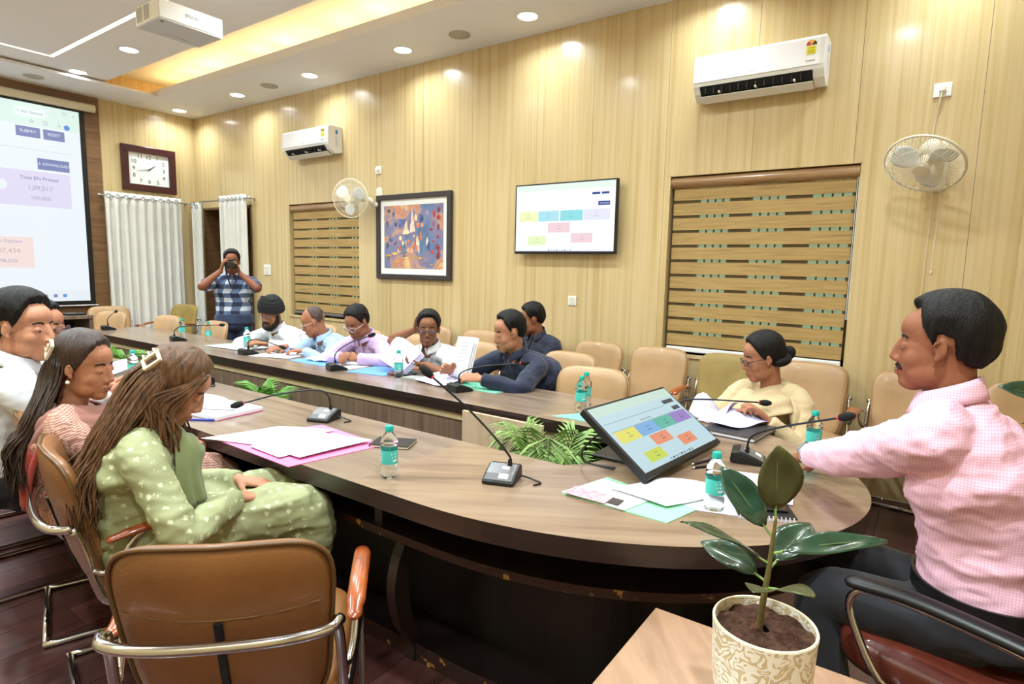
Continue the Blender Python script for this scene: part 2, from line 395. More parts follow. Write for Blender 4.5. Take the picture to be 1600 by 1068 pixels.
# curtains
CURT = mat('curtain_cream', (214, 212, 204), .8, var=.05, vscale=4, bump=.25, bscale=220, sheen=.2)
def curtain(label, p0, p1, z0, z1, nf, amp, nrm):
    p0, p1 = V(p0), V(p1); nrm = V(nrm); L = (p1 - p0).length
    t = thing('curtain', label, 'curtain', (p0.x, p0.y, z0), 0, 'cream eyelet curtains')
    N = nf * 10; rows = 14; rnd = random.Random(int(L * 1000)); ph = [rnd.uniform(-.6, .6) for _ in range(nf + 1)]
    def fn(u, v):
        q = u * nf; i = min(int(q), nf); w_ = 2 * PI * q + ph[min(i, nf)] * .6 * (1 - v)
        a = amp * (.8 + .25 * math.sin(u * 9 + 1)) * (1 + .25 * (1 - v) * math.sin(u * 13))
        p = p0.lerp(p1, u) + nrm * (math.sin(w_) * a) + (p1 - p0).normalized() * (.012 * math.sin(w_ * .5 + v * 2) * (1 - v))
        return (p.x - p0.x, p.y - p0.y, v * (z1 - z0))
    m = MB().sheet(fn, N, rows, .003)
    m.build('cloth', CURT, t, smooth=True)
    for i in range(nf * 2):
        u = (i + .5) / (nf * 2); q = fn(u, 1)
        dx = (p1 - p0).normalized()
        ring = [V((q[0], q[1], z1 - z0 - .055)) + (dx * math.cos(a_) + V((0, 0, 1)) * math.sin(a_)) * .024 for a_ in [2 * PI * e / 12 for e in range(12)]]
        MB().tube(ring, .005, 6, closed=True).build('eyelet', STEEL, t, smooth=True)
    return t
curtain('wide cream curtain hanging on the screen wall under the clock', (.12, -1.28, 0), (.12, -.30, 0), .05, 2.42, 9, .035, (1, 0, 0))
curtain('narrow cream curtain gathered in the room corner', (.10, -.12, 0), (.33, -.12, 0), .05, 2.38, 3, .03, (0, -1, 0))
curtain('cream curtain over the doorway behind the photographer', (.86, -.12, 0), (1.50, -.12, 0), .05, 2.44, 6, .032, (0, -1, 0))
def rod(label, a, b, brk):
    t = thing('curtain_rod', label, 'curtain rod', a)
    a, b = V(a), V(b); d_ = b - a
    MB().tube([(0, 0, 0), d_], .011, 10).build('pole', STEEL, t, smooth=.8)
    for q, s in ((V((0, 0, 0)), -1), (d_, 1)):
        MB().ell(q + d_.normalized() * .014 * s, (.02, .02, .02), n=12, m=8).build('finial', STEEL, t, smooth=True)
    for f in (.04, .96):
        q = d_ * f; MB().tube([q, q + V(brk)], .007, 8).box(q + V(brk) * .97, (.03, .03, .03)).build('bracket', STEEL, t)
rod('steel curtain rod under the wall clock', (.12, -1.33, 2.365), (.12, -.14, 2.365), (-.118, 0, 0))
rod('steel curtain rod over the doorway', (.09, -.12, 2.385), (1.58, -.12, 2.385), (0, .119, 0))
# ================================================================== CONFERENCE TABLE
TZ = .76; TT = .065
YO0, YI0, YI1, YO1 = -1.57, -2.19, -2.76, -3.38      # far outer, far inner, near inner, near outer
CX, AX, BY, YC = 7.85, 1.20, .905, -2.475; XE = 1.75; XS = 7.55
def outer(off=0, n=40, x0=XE):
    """outer outline from far-left round the rounded end to near-left, inset by off"""
    pts = [(x0, YO0 - off)]
    for i in range(n + 1):
        a = PI / 2 - PI * i / n; pts.append((CX + (AX - off) * math.cos(a), YC + (BY - off) * math.sin(a)))
    pts.append((x0, YO1 + off)); return pts
def inner_end(n=10):
    return [(8.04 + .11 * math.sin(PI * i / n) ** .6, lerp(YI1, YI0, i / n)) for i in range(n + 1)]
ct = thing('conference_table', 'long U-shaped walnut conference table with dark edge and rounded end', 'table', (0, 0, 0))
MB().prism([(XE, YI0), (XS, YI0), (XS, YO0), (XE, YO0)], TZ - TT, TZ, 1).build('tabletop', [TOPX, EDGE], ct)
MB().prism([(XE, YO1), (XS, YO1), (XS, YI1), (XE, YI1)], TZ - TT, TZ, 1).build('tabletop', [TOPX, EDGE], ct)
op = outer()[1:-1]
MB().prism([(XS, YO0)] + op + [(XS, YO1), (XS, YI1)] + inner_end() + [(XS, YI0)], TZ - TT, TZ, 1)
pe = [(XS, YO1), (XS, YI1)] + inner_end() + [(XS, YI0), (XS, YO0)] + op
def ring_strip(mb, A, B, z0, z1, top=0, side=1):
    """solid ribbon between outlines A and B (same count)"""
    n = len(A); o = len(mb.v)
    mb.v += [(x, y, z1) for x, y in A] + [(x, y, z1) for x, y in B] + [(x, y, z0) for x, y in A] + [(x, y, z0) for x, y in B]
    for i in range(n - 1):
        for f, k in (((i, i + 1, n + i + 1, n + i), top), ((2 * n + i, 3 * n + i, 3 * n + i + 1, 2 * n + i + 1), top), ((i, 2 * n + i, 2 * n + i + 1, i + 1), side), ((n + i, n + i + 1, 3 * n + i + 1, 3 * n + i), side)):
            mb.f.append(tuple(o + q for q in f)); mb.mi.append(k)
    for i in (0, n - 1): mb.f.append((o + i, o + n + i, o + 3 * n + i, o + 2 * n + i)); mb.mi.append(side)
def resamp(P, n):
    P = [V((x, y, 0)) for x, y in P]; L = [0]
    for a, b in zip(P, P[1:]): L.append(L[-1] + (b - a).length)
    out = []
    for i in range(n):
        s = L[-1] * i / (n - 1); j = 0
        while j < len(L) - 2 and L[j + 1] < s: j += 1
        t = (s - L[j]) / max(1e-9, L[j + 1] - L[j]); q = P[j].lerp(P[j + 1], min(1, t)); out.append((q.x, q.y))
    return out
mb = MB()
A = [(XS, YO0)] + op + [(XS, YO1)]
B = [(XS, YI0)] + inner_end()[::-1] + [(XS, YI1)]
ring_strip(mb, resamp(A, 64), resamp(B, 64), TZ - TT, TZ)
mb.build('tabletop', [TOPE, EDGE], ct)
# worn shelf under the outer edge, modesty panel, plinth
WORN, nt, b = newmat('worn_shelf_edge')
g = nt.nodes.new('ShaderNodeNewGeometry'); n1 = nt.nodes.new('ShaderNodeTexNoise'); n1.inputs['Scale'].default_value = 26; n1.inputs['Detail'].default_value = 6
nt.links.new(g.outputs['Position'], n1.inputs[0]); r = nt.nodes.new('ShaderNodeValToRGB')
r.color_ramp.elements[0].position = .62; r.color_ramp.elements[0].color = lin((52, 32, 26)) + (1,)
r.color_ramp.elements[1].position = .68; r.color_ramp.elements[1].color = lin((170, 124, 70)) + (1,)
nt.links.new(n1.outputs[0], r.inputs[0]); nt.links.new(r.outputs[0], b.inputs['Base Color']); b.inputs['Roughness'].default_value = .35
mb = MB(); ring_strip(mb, outer(.10), outer(.40), .535, .565, 0, 1); mb.build('shelf', [EDGE, WORN], ct)
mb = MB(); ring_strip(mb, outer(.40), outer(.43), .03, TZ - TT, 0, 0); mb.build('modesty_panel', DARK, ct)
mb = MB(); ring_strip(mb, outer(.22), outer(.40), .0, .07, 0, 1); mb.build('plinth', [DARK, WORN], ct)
# inner panels
MB().bb(XE + .2, 7.8, YI0 + .02, YI0 + .04, .0, .655).build('inner_panel', PANELX, ct)
MB().bb(XE + .2, 7.8, YI0 + .012, YI0 + .04, .655, TZ - TT).build('inner_rail', mat('beige_rail', (176, 158, 122), .5, var=.08), ct)
MB().bb(XE + .2, 7.8, YI1 - .04, YI1 - .02, .0, TZ - TT).build('inner_panel', PANELX, ct)
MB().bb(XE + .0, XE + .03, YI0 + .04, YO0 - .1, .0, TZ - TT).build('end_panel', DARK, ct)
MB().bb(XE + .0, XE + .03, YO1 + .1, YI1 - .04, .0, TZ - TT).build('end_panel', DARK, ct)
# curved brackets carrying the shelf
def bracket(x, y, ang):
    m = MB(); prof = crom([(.0, .535), (.06, .42), (.075, .3), (.04, .16), (-.02, .07), (-.02, .0)], 5); L = []
    for q in prof: L.append((q.x, q.y))
    f = [(a, z) for a, z in L] + [(a - .07, z) for a, z in L[::-1]]
    n = len(f); v = [(-.022, a, z) for a, z in f] + [(.022, a, z) for a, z in f]
    h = len(L); fs = []
    for i in range(h - 1):
        j = n - 1 - i; fs += [(i, i + 1, j - 1, j), (n + i, n + j, n + j - 1, n + i + 1), (i, n + i, n + i + 1, i + 1), (j, j - 1, n + j - 1, n + j)]
    fs += [(0, n - 1, 2 * n - 1, n), (h - 1, n + h - 1, n + h, h)]
    m.add(v, fs); m.xf(Matrix.Translation((x, y, 0)) @ Matrix.Rotation(ang, 4, 'Z'))
    m.build('bracket', EDGE, ct, smooth=.5)
for x in (2.4, 3.7, 5.0, 6.3): bracket(x, YO1 + .19, PI); bracket(x, YO0 - .19, 0)
bracket(7.62, YO1 + .19, PI); bracket(7.62, YO0 - .19, 0); bracket(8.93, YC, -PI / 2)
for x in (2.4, 3.7, 5.0, 6.3, 7.55): MB().bb(x - .02, x + .02, YO1 + .12, YO1 + .4, .565, TZ - TT).build('divider', EDGE, ct)
# pale plywood board leaning inside the U
t = tag(MB().bb(7.10, 7.62, YI0 - .055, YI0 - .035, .16, .735).build('plywood_board', wood('plywood', [(.25, (172, 146, 118)), (.6, (196, 172, 144)), (.85, (182, 156, 128))], (20, 20, 1.2), rough=.55, coat=0), bevel=.002), 'pale plywood board propped against the inner face of the far table side', 'board')

# ================================================================== CHAIRS
def chair(name, label, lea, pipe, loc, rz, group=None):
    t = thing(name, label, 'chair', loc, rz, group)
    # back: flared pillow with rounded corners
    N = 44; zc, hz, hw = .665, .245, .24
    def pt(ang, s, off):
        c, q = math.cos(ang), math.sin(ang); e = 2 / 5.0
        u = math.copysign(abs(c) ** e, c) * s; v = math.copysign(abs(q) ** e, q) * s
        vv = (v + 1) / 2; x = u * hw * (.86 + .16 * vv); z = zc + v * hz
        y = -.215 - .115 * vv + .05 * (u * u) - .012 * math.sin(vv * PI)
        nrm = V((-u * .35, 1, .22)).normalized()
        return V((x, y, z)) + nrm * off
    rr = []
    prof = [(.05, .034), (.45, .034), (.75, .031), (.92, .022), (.985, .010), (1.0, 0), (.985, -.010), (.92, -.020), (.75, -.026), (.45, -.028), (.05, -.028)]
    for s, off in prof: rr.append([pt(2 * PI * k / N, s, off) for k in range(N)])
    bk = MB().rings(rr).build('backrest', lea, t, smooth=True)
    MB().tube([pt(2 * PI * k / N, 1.0, -.012) for k in range(N)], .006, 6, closed=True).build('piping', pipe, bk, smooth=True)
    MB().tube([pt(a, .5, -.029) for a in [PI + .35 + (PI - .7) * k / 12 for k in range(0)]] or [(hw * .97 * u, -.215 - .0736 + .05 * u * u - .011 - .028, .735 + .012 * u * u) for u in (-.9, -.6, -.3, 0, .3, .6, .9)], .0025, 6).build('seam', pipe, bk)
    MB().tube([(0, -.331, .73), (0, -.30, .60), (0, -.258, .46)], .010, 8, flat=.4, up=(0, 1, 0)).build('slit', BLACK, bk)
    # seat cushion
    rr = []
    for z, s in [(.385, .80), (.39, .95), (.41, 1.0), (.445, 1.0), (.465, .96), (.473, .8), (.475, .3)]:
        ring = []
        for k in range(36):
            a = 2 * PI * k / 36; c, q = math.cos(a), math.sin(a); e = 2 / 4.5
            ring.append((math.copysign(abs(c) ** e, c) * .24 * s, .03 + math.copysign(abs(q) ** e, q) * .25 * s, z + .012 * (q > 0) * q))
        rr.append(ring)
    MB().rings(rr).build('seat', lea, t, smooth=True)
    r = .0125
    for s in (-1, 1):
        x = .252 * s
        path = crom([(x, -.30, r), (x, -.1, r), (x, .20, r), (x, .275, .03), (x, .285, .10), (x, .255, .36), (x, .22, .405), (x, .12, .412), (x, -.10, .41), (x, -.20, .43), (x, -.235, .50), (x * .99, -.26, .62), (x * .97, -.285, .695)], 4)
        MB().tube(path, r, 10).build('side_frame', CHROME, t, smooth=True)
        MB().tube(crom([(x, -.245, .55), (x * 1.04, -.21, .535), (x * 1.08, -.17, .57), (x * 1.09, -.13, .63), (x * 1.09, -.10, .648)], 4), .010, 8).build('arm_support', CHROME, t, smooth=True)
        ap = [V((x * 1.09, -.19, .645)), V((x * 1.09, -.10, .662)), V((x * 1.085, .0, .668)), V((x * 1.08, .08, .665)), V((x * 1.06, .14, .652))]
        MB().tube(crom(ap, 4), [.019] * 2 + [.024] * 13 + [.021] * 2, 12, round_=True, flat=.6, up=(0, 0, 1)).build('arm_pad', ARMW, t, smooth=.8)
        MB().bb(.2 * s, x, -.02, .02, .398, .418).build('seat_bracket', CHROME, t)
    MB().tube(crom([(-.254, -.285, .695), (-.23, -.33, .698), (-.14, -.36, .698), (0, -.368, .698), (.14, -.36, .698), (.23, -.33, .698), (.254, -.285, .695)], 4), .0135, 10).build('back_bar', CHROME, t, smooth=True)
    MB().tube([(-.252, -.29, r), (.252, -.29, r)], r, 10).build('floor_bar', CHROME, t, smooth=True)
    return t
def face(dx, dy): return math.atan2(dy, dx) - PI / 2
chA = chair('cantilever_chair', 'empty brown leather cantilever chair in the foreground seen from behind', LEATHER, PIPE, (7.71, -3.84, 0), face(-.70, .71))
dup(chA, (6.90, -3.72, 0), face(.24, .97), 'brown leather cantilever chair the woman in green sits on')
dup(chA, (6.29, -3.62, 0), face(.3, .95), 'brown leather cantilever chair the woman in rust brown sits on')
dup(chA, (5.69, -3.72, 0), face(.1, 1), 'brown leather cantilever chair under the man in white at left edge')
dup(chA, (5.08, -3.62, 0), face(.1, 1), 'brown leather cantilever chair under the man in glasses at left edge')
G = 'glare-paled leather chairs on the far side'
chP = chair('cantilever_chair', 'glare-paled tan leather chair at the wall just right of the man in dark T-shirt', LEATHER_GLARE, PIPEP, (6.86, -.47, 0), face(-.1, -1), G)
for x, y, dx, dy, lb in [
    (7.42, -.46, 0, -1, 'glare-paled tan leather chair at the wall left of the olive chair'),
    (8.53, -.47, .05, -1, 'glare-paled tan leather chair at the wall directly behind the woman in beige'),
    (9.10, -.49, -.1, -1, 'glare-paled tan leather chair at the wall left of the man in pink'),
    (9.70, -.48, 0, -1, 'glare-paled tan leather chair at the wall behind the man in pink, rightmost'),
    (6.28, -.47, -.1, -1, 'glare-paled tan leather chair the man in dark T-shirt sits on'),
    (7.50, -1.72, .08, -1, 'glare-paled tan leather chair tucked in at the table behind two bottles'),
    (7.00, -1.22, -.1, -1, 'glare-paled tan leather chair the man in navy shirt sits on'),
    (6.14, -1.2, .05, -1, 'glare-paled tan leather chair the man in white polo sits on'),
    (5.44, -1.2, 0, -1, 'glare-paled tan leather chair the man in lavender sits on'),
    (4.80, -1.2, 0, -1, 'glare-paled tan leather chair the balding man in blue sits on'),
    (4.14, -1.2, 0, -1, 'glare-paled tan leather chair the turbaned man sits on'),
    (5.0, -.46, 0, -1, 'glare-paled tan leather chair at the wall behind the man in lavender'),
    (5.66, -.46, .1, -1, 'glare-paled tan leather chair at the wall behind the man in white polo'),
    (3.16, -1.78, 0, -1, 'glare-paled chair tucked in at the table in front of the photographer'),
    (2.22, -1.80, .1, -1, 'glare-paled chair tucked in at the table left of the photographer'),
    (1.34, -1.98, .35, -1, 'glare-paled chair at the far left end of the table, nearest the microphone'),
    (.62, -1.42, 1, -.1, 'glare-paled chair against the screen wall below the wide curtain')]:
    dup(chP, (x, y, 0), face(dx, dy), lb, G)
chO = chair('cantilever_chair', 'olive fabric chair at the wall left of the woman in beige', OLIVE, PIPEP, (7.98, -.46, 0), face(.0, -1), 'olive fabric chairs')
dup(chO, (.60, -.78, 0), face(.3, -1), 'olive fabric chair below the wide curtain by the screen wall', 'olive fabric chairs')

# executive chair of the man in pink
def exec_chair(loc, rz):
    t = thing('executive_chair', 'red-brown leather executive chair with black arms under the man in pink', 'chair', loc, rz)
    rr = []
    for z, s in [(.43, .8), (.435, .96), (.46, 1), (.50, 1), (.52, .96), (.528, .7), (.528, .2)]:
        rr.append([(math.copysign(abs(math.cos(a)) ** .45, math.cos(a)) * .27 * s, .02 + math.copysign(abs(math.sin(a)) ** .45, math.sin(a)) * .27 * s, z) for a in [2 * PI * k / 36 for k in range(36)]])
    MB().rings(rr).build('seat', REDLE, t, smooth=True)
    N = 40; rr = []
    for s, off in [(.05, .04), (.6, .04), (.9, .028), (1, 0), (.9, -.028), (.6, -.03), (.05, -.03)]:
        rg = []
        for k in range(N):
            a = 2 * PI * k / N; c, q = math.cos(a), math.sin(a); u = math.copysign(abs(c) ** .42, c) * s; v = math.copysign(abs(q) ** .42, q) * s
            rg.append((u * .24, -.33 - .04 * v + .04 * u * u + off, .80 + v * .25))
        rr.append(rg)
    MB().rings(rr).build('backrest', REDLE, t, smooth=True)
    for s in (-1, 1):
        x = .31 * s
        MB().tube(crom([(x * .8, -.05, .44), (x * .98, -.08, .45), (x, -.14, .50), (x, -.20, .66), (x, -.12, .695), (x, .10, .705), (x, .19, .69), (x, .21, .62), (x * .98, .13, .47), (x * .8, .08, .44)], 5), .011, 10).build('arm_loop', CHROME, t, smooth=True)
        MB().tube(crom([(x, -.22, .705), (x, -.08, .716), (x, .08, .722), (x, .20, .708)], 4), .03, 12, round_=True, flat=.55, up=(0, 0, 1)).build('arm_pad', BLACK, t, smooth=True)
    MB().tube([(0, 0, .12), (0, 0, .43)], [.03, .025], 16).build('gas_lift', CHROME, t, smooth=.8)
    for k in range(5):
        a = 2 * PI * k / 5; e = V((math.cos(a), math.sin(a), 0))
        lg = MB().tube([e * .02 + V((0, 0, .13)), e * .18 + V((0, 0, .11)), e * .30 + V((0, 0, .075))], [.028, .022, .016], 10).build('leg', CHROME, t, smooth=.8)
        MB().tube([e * .30 + V((-e.y, e.x, 0)) * .02 + V((0, 0, .028)), e * .30 - V((-e.y, e.x, 0)) * .02 + V((0, 0, .028))], .028, 14).build('castor', BLACK, lg, smooth=.8)
    MB().bb(-.1, .1, -.1, .1, .40, .43).build('mechanism', BLACK, t, bevel=.01)
    return t
exec_chair((9.34, -2.72, 0), face(-.95, .30))

# side table in the foreground
STW = wood('side_table_wood', [(.25, (128, 96, 72)), (.55, (160, 126, 98)), (.85, (140, 108, 82))], (3, 18, 4), rough=.32, coat=.3, rot=.9)
st = thing('side_table', 'small walnut side table carrying the potted rubber plant', 'table', (8.92, -3.52, 0), 0)
MB().bb(-.30, .34, -.42, .27, .585, .62).build('tabletop', STW, st, bevel=.003)
for sx, sy in ((-.26, -.38), (.30, -.38), (-.26, .23), (.30, .23)): MB().bb(sx - .022, sx + .022, sy - .022, sy + .022, 0, .585).build('leg', STW, st)
MB().bb(-.26, .30, -.36, .21, .15, .17).build('lower_shelf', STW, st)

# ================================================================== WALL FITTINGS
# air conditioners
def aircon(label, x, zb):
    t = thing('air_conditioner', label, 'air conditioner', (x, 0, zb), 0, 'split air conditioners'); Wd = .87
    prof = [(0, .02), (-.10, .0), (-.17, .045), (-.205, .09), (-.21, .12), (-.205, .29), (-.18, .31), (0, .31)]
    def ext(p, x0, x1): return MB().rings([[(xx, a, b) for a, b in p] for xx in (x0, x1)])
    ext(prof, 0, Wd).build('body', WHITE, t, bevel=.006)
    ext([(-.2125, .115), (-.2075, .285), (-.2115, .286), (-.2165, .115)], .004, Wd - .03).build('front_panel', mat('ac_panel', (244, 244, 246), .2, coat=.4), t, bevel=.002)
    ot = ext([(-.1, -.001), (-.172, .044), (-.207, .088), (-.2085, .086), (-.1735, .042), (-.101, -.004)], .05, Wd - .07); ot.build('outlet', BLACK, t)
    for q in range(3):
        MB().box((.14 + q * .25 + .05, -.178, .04), (.012, .05, .012)).build('louvre_link', OFFW, t)
    for q in range(12): MB().bb(.09 + q * .058, .094 + q * .058, -.2, -.16, .035, .085).build('vane', DGREY, t)
    ext([(-.103, -.006), (-.165, .027), (-.167, .022), (-.105, -.012)], .05, Wd - .07).build('flap', WHITE, t)
    yel = mat('energy_sticker', (236, 220, 40), .5); gx = Wd - .085
    MB().bb(gx - .028, gx + .028, -.2175, -.2105, .185, .235).build('energy_label', yel, t)
    dm = MB(); n = 12
    for kk, (cc, a0, a1) in enumerate([((200, 50, 40), 2.2, PI), ((240, 170, 60), .9, 2.2), ((60, 50, 30), 0, .9)]):
        pts = [(gx, -.216, .242)] + [(gx + .032 * math.cos(lerp(a0, a1, i / 6)), -.2155, .242 + .032 * math.sin(lerp(a0, a1, i / 6))) for i in range(7)]
        MB().add(pts + [(p[0], p[1] - .001, p[2]) for p in pts], [tuple(range(8)), tuple(range(8, 16))[::-1]]).build('energy_label', mat('sticker_%d' % kk, cc, .5), t)
    for i, q in enumerate((.225, .21, .197)): MB().bb(gx - .02, gx + .02, -.2182, -.2174, q - .003, q).build('print', mat('sticker_ink', (110, 120, 30), .6), t)
    MB().bb(Wd, Wd + .001, -.10, -.07, .22, .265).build('blue_label', mat('blue_label', (40, 120, 210), .4), t)
    MB().bb(Wd, Wd + .001, -.10, -.075, .08, .20).build('side_label', mat('grey_label', (205, 212, 218), .5), t)
    text('print', 'Inverter', .018, INK, t, frame3((gx - .0, -.2168, .145), (1, 0, 0), (0, 0, 1)))
    text('print', 'SPLIT', .016, mat('faint_ink', (170, 170, 175), .6), t, frame3((.42, -.2175, .135), (1, 0, 0), (0, 0, 1)))
    return t
aircon('white split air conditioner high on the wall above the blind at right', 7.58, 2.78)
aircon('smaller-looking white split air conditioner far along the wall near the corner', 2.49, 2.80)
# wall fans
def fan(label, base, hub, axis, R_=.2):
    """base on the wall, hub = centre of the cage, axis = direction the fan blows"""
    base, hub, axis = V(base), V(hub), V(axis).normalized()
    t = thing('wall_fan', label, 'fan', base, 0, 'white wall fans'); h = hub - base
    F = axis.to_track_quat('Z', 'Y').to_matrix()
    def W_(p): return h + F @ V(p)
    MB().tube([(0, -.001, .10), (0, -.001, -.12)], .055, 16, round_=True, flat=.35, up=(0, 1, 0)).build('wall_mount', OFFW, t, smooth=True)
    MB().tube(crom([(0, -.01, -.04), (0, -.09, -.05), (0, -.14, 0), W_((0, 0, -.14))], 5), .028, 12).build('arm', OFFW, t, smooth=True)
    MB().lathe([(.01, -.17), (.05, -.165), (.062, -.12), (.06, -.07), (.03, -.05)], 20, h, F).build('motor', OFFW, t, smooth=True)
    MB().lathe([(.002, .045), (.03, .043), (.042, .03), (.042, -.01), (.03, -.05), (.002, -.05)], 20, h, F).build('hub', OFFW, t, smooth=True)
    bl = mat('fan_blade', (226, 232, 236), .25)
    for q in range(3):
        a0 = q * 2 * PI / 3 + .4
        def fn(u, v):
            r_ = lerp(.035, R_ * .86, u); wd = .16 + 1.05 * math.sin(PI * (u * .75 + .15)) ** 1.0; a = a0 + (v - .5) * wd
            return W_((r_ * math.cos(a), r_ * math.sin(a), (v - .5) * .05 * (1 - .3 * u)))
        MB().sheet(fn, 8, 8, .002).build('blade', bl, t, smooth=True)
    wire = OFFW
    for zz, sgn in ((.06, 1), (-.06, -1)):
        wm = MB(); n = 60
        for i in range(n):
            a = 2 * PI * i / n; e = V((math.cos(a), math.sin(a), 0))
            wm.tube([W_(e * .04 + V((0, 0, zz))), W_(e * R_ * .55 + V((0, 0, zz * 1.02))), W_(e * R_ * .88 + V((0, 0, zz * .8))), W_(e * R_)], .0015, 4)
        for rr_, zf in ((.1, 1), (.15, .97)):
            wm.tube([W_((rr_ * math.cos(a), rr_ * math.sin(a), zz * zf)) for a in [2 * PI * i / 40 for i in range(40)]], .0014, 4, closed=True)
        o = wm.build('guard', wire, t); 
        MB().lathe([(.002, zz + .006 * sgn), (.042, zz + .004 * sgn), (.042, zz - .004 * sgn), (.002, zz - .006 * sgn)], 20, h, F).build('guard_badge', OFFW, t, smooth=.7)
    MB().tube([W_((R_ * math.cos(a), R_ * math.sin(a), 0)) for a in [2 * PI * i / 48 for i in range(48)]], .0075, 8, closed=True).build('guard_ring', OFFW, t, smooth=True)
    for dx, L in ((-.02, .75), (.02, .55)):
        MB().tube([(dx, -.035, -.12), (dx + .005, -.02, -.3), (dx, -.015, -.12 - L)], .0018, 5).ell((dx, -.015, -.12 - L), (.006, .006, .012), n=8, m=6).build('pull_cord', OFFW, t)
    return t
fan('white wall fan high right of the blind, facing down toward the table', (9.12, 0, 2.22), (9.05, -.30, 2.19), (-.22, -.62, -.75), .21)
fan('white wall fan above the far blind beside the painting', (3.98, 0, 2.24), (3.80, -.26, 2.25), (.35, -.92, -.1), .21)
def plate(label, x, z, w_, h_, kind):
    t = thing('wall_socket' if kind else 'switch_plate', label, 'socket' if kind else 'switch', (x, 0, z))
    MB().bb(-w_ / 2, w_ / 2, -.012, 0, -h_ / 2, h_ / 2).build('cover', WHITE, t, bevel=.004)
    if kind:
        MB().box((0, -.03, 0), (.035, .04, .035)).build('plug', WHITE, t, bevel=.008)
        MB().tube(crom([(0, -.045, -.01), (-.01, -.05, -.08), (-.02, -.03, -.2), (-.03, -.03, -.32)], 5), .003, 6).build('cord', OFFW, t)
    else:
        for i in range(3):
            for j in range(2): MB().bb(-w_ * .36 + i * w_ * .25, -w_ * .36 + i * w_ * .25 + w_ * .21, -.016, -.012, -h_ * .36 + j * h_ * .38, -h_ * .36 + j * h_ * .38 + h_ * .33).build('rocker', OFFW, t, bevel=.002)
plate('white socket with a plug above the right wall fan', 9.10, 2.68, .095, .085, 1)
plate('white socket with a plug above the far wall fan', 3.98, 2.58, .09, .085, 1)
plate('white switch plate below and left of the wall television', 6.51, 1.24, .085, .085, 0)
plate('white switch plate by the far blind near the photographer', 1.78, 1.43, .16, .14, 0)
# UI drawing on screens
def uiq(t, name, fr, x0, y0, x1, y1, lay, m):
    o = MB().add([fr @ V((x0, y0, lay * .0012)), fr @ V((x1, y0, lay * .0012)), fr @ V((x1, y1, lay * .0012)), fr @ V((x0, y1, lay * .0012))], [(0, 1, 2, 3)]); return o.build(name, m, t)
def ut(t, s, fr, x, y, size, m, lay=3, al='CENTER'):
    return text('lettering', s, size, m, t, fr @ Matrix.Translation((x, y, lay * .0012)), .0001, al)
def uimats(k, e, cols): return [emat('%s_%d' % (k, i), c, e) for i, c in enumerate(cols)]
# wall television
tv = thing('television', 'wall-mounted flat television showing a white dashboard page', 'television', (5.925, -.10, 1.655))
MB().bb(0, 1.03, 0, .04, 0, .625).build('housing', BLACK, tv, bevel=.004)
MB().bb(.3, .7, .04, .098, .15, .45).build('wall_bracket', BLACK, tv)
fr = frame3((.014, -.001, .024), (1, 0, 0), (0, 0, 1)); TE = 1.05
w_, h_ = 1.002, .588
scr, navy, yl, tl, cy, pk, gr_, gy = uimats('tv', TE, [(246, 248, 250), (30, 70, 150), (240, 244, 190), (170, 226, 240), (140, 220, 228), (238, 208, 216), (226, 246, 190), (150, 160, 175)])
uiq(tv, 'display', fr, 0, 0, w_, h_, 0, scr)
uiq(tv, 'display_band', fr, 0, .535, w_, h_, 1, emat('tvg', (228, 246, 236), TE))
for a, b in ((.785, .86), (.875, .945)): uiq(tv, 'button', fr, a, .478, b, .497, 2, navy)
uiq(tv, 'button', fr, .845, .385, .955, .42, 2, navy); ut(tv, 'DOWNLOAD', fr, .905, .402, .014, scr)
for a, b, m in ((.04, .235, yl), (.245, .46, tl), (.475, .70, cy), (.71, .96, emat('tvl', (226, 228, 246), TE))): uiq(tv, 'tile', fr, a, .265, b, .355, 2, m)
uiq(tv, 'tile', fr, .35, .165, .575, .25, 2, pk); uiq(tv, 'tile', fr, .14, .055, .33, .135, 2, gr_); uiq(tv, 'tile', fr, .59, .075, .80, .155, 2, pk)
for x, y in ((.135, .31), (.35, .31), (.585, .31), (.83, .31), (.47, .21), (.235, .095), (.70, .115)):
    ut(tv, 'Total', fr, x, y + .015, .014, gy); ut(tv, '1,09,017', fr, x, y - .012, .014, gy)
uiq(tv, 'taskbar', fr, 0, 0, w_, .016, 1, emat('tvt', (232, 238, 246), TE))
for i in range(9): uiq(tv, 'taskbar_icon', fr, .36 + i * .028, .003, .372 + i * .028, .013, 2, [navy, cy, gy][i % 3])
# painting
pa = thing('framed_painting', 'dark-framed colourful painting with white mount on the long wall', 'painting', (3.97, 0, 1.375))
PW, PH = 1.11, .92; FR = mat('painting_frame', (58, 52, 50), .4, var=.25, vscale=20)
for q in [(0, PW, 0, .055), (0, PW, PH - .055, PH)]: MB().bb(q[0], q[1], -.045, -.004, q[2], q[3]).build('frame_rail', FR, pa, bevel=.006)
for q in [(0, .055), (PW - .055, PW)]: MB().bb(q[0], q[1], -.045, -.004, .055, PH - .055).build('frame_stile', FR, pa, bevel=.006)
MB().bb(.05, PW - .05, -.02, -.004, .05, PH - .05).build('mount', mat('mount_board', (238, 238, 232), .7), pa)
PM, nt, b = newmat('painting_canvas')
tc = nt.nodes.new('ShaderNodeTexCoord'); n1 = nt.nodes.new('ShaderNodeTexNoise'); n1.inputs['Scale'].default_value = 3.2; n1.inputs['Detail'].default_value = 8; n1.inputs['Distortion'].default_value = .8
nt.links.new(tc.outputs['Object'], n1.inputs[0]); r = nt.nodes.new('ShaderNodeValToRGB')
cols = [(.25, (52, 70, 112)), (.40, (104, 124, 160)), (.48, (136, 124, 150)), (.53, (190, 150, 128)), (.6, (196, 126, 100)), (.7, (214, 186, 136))]
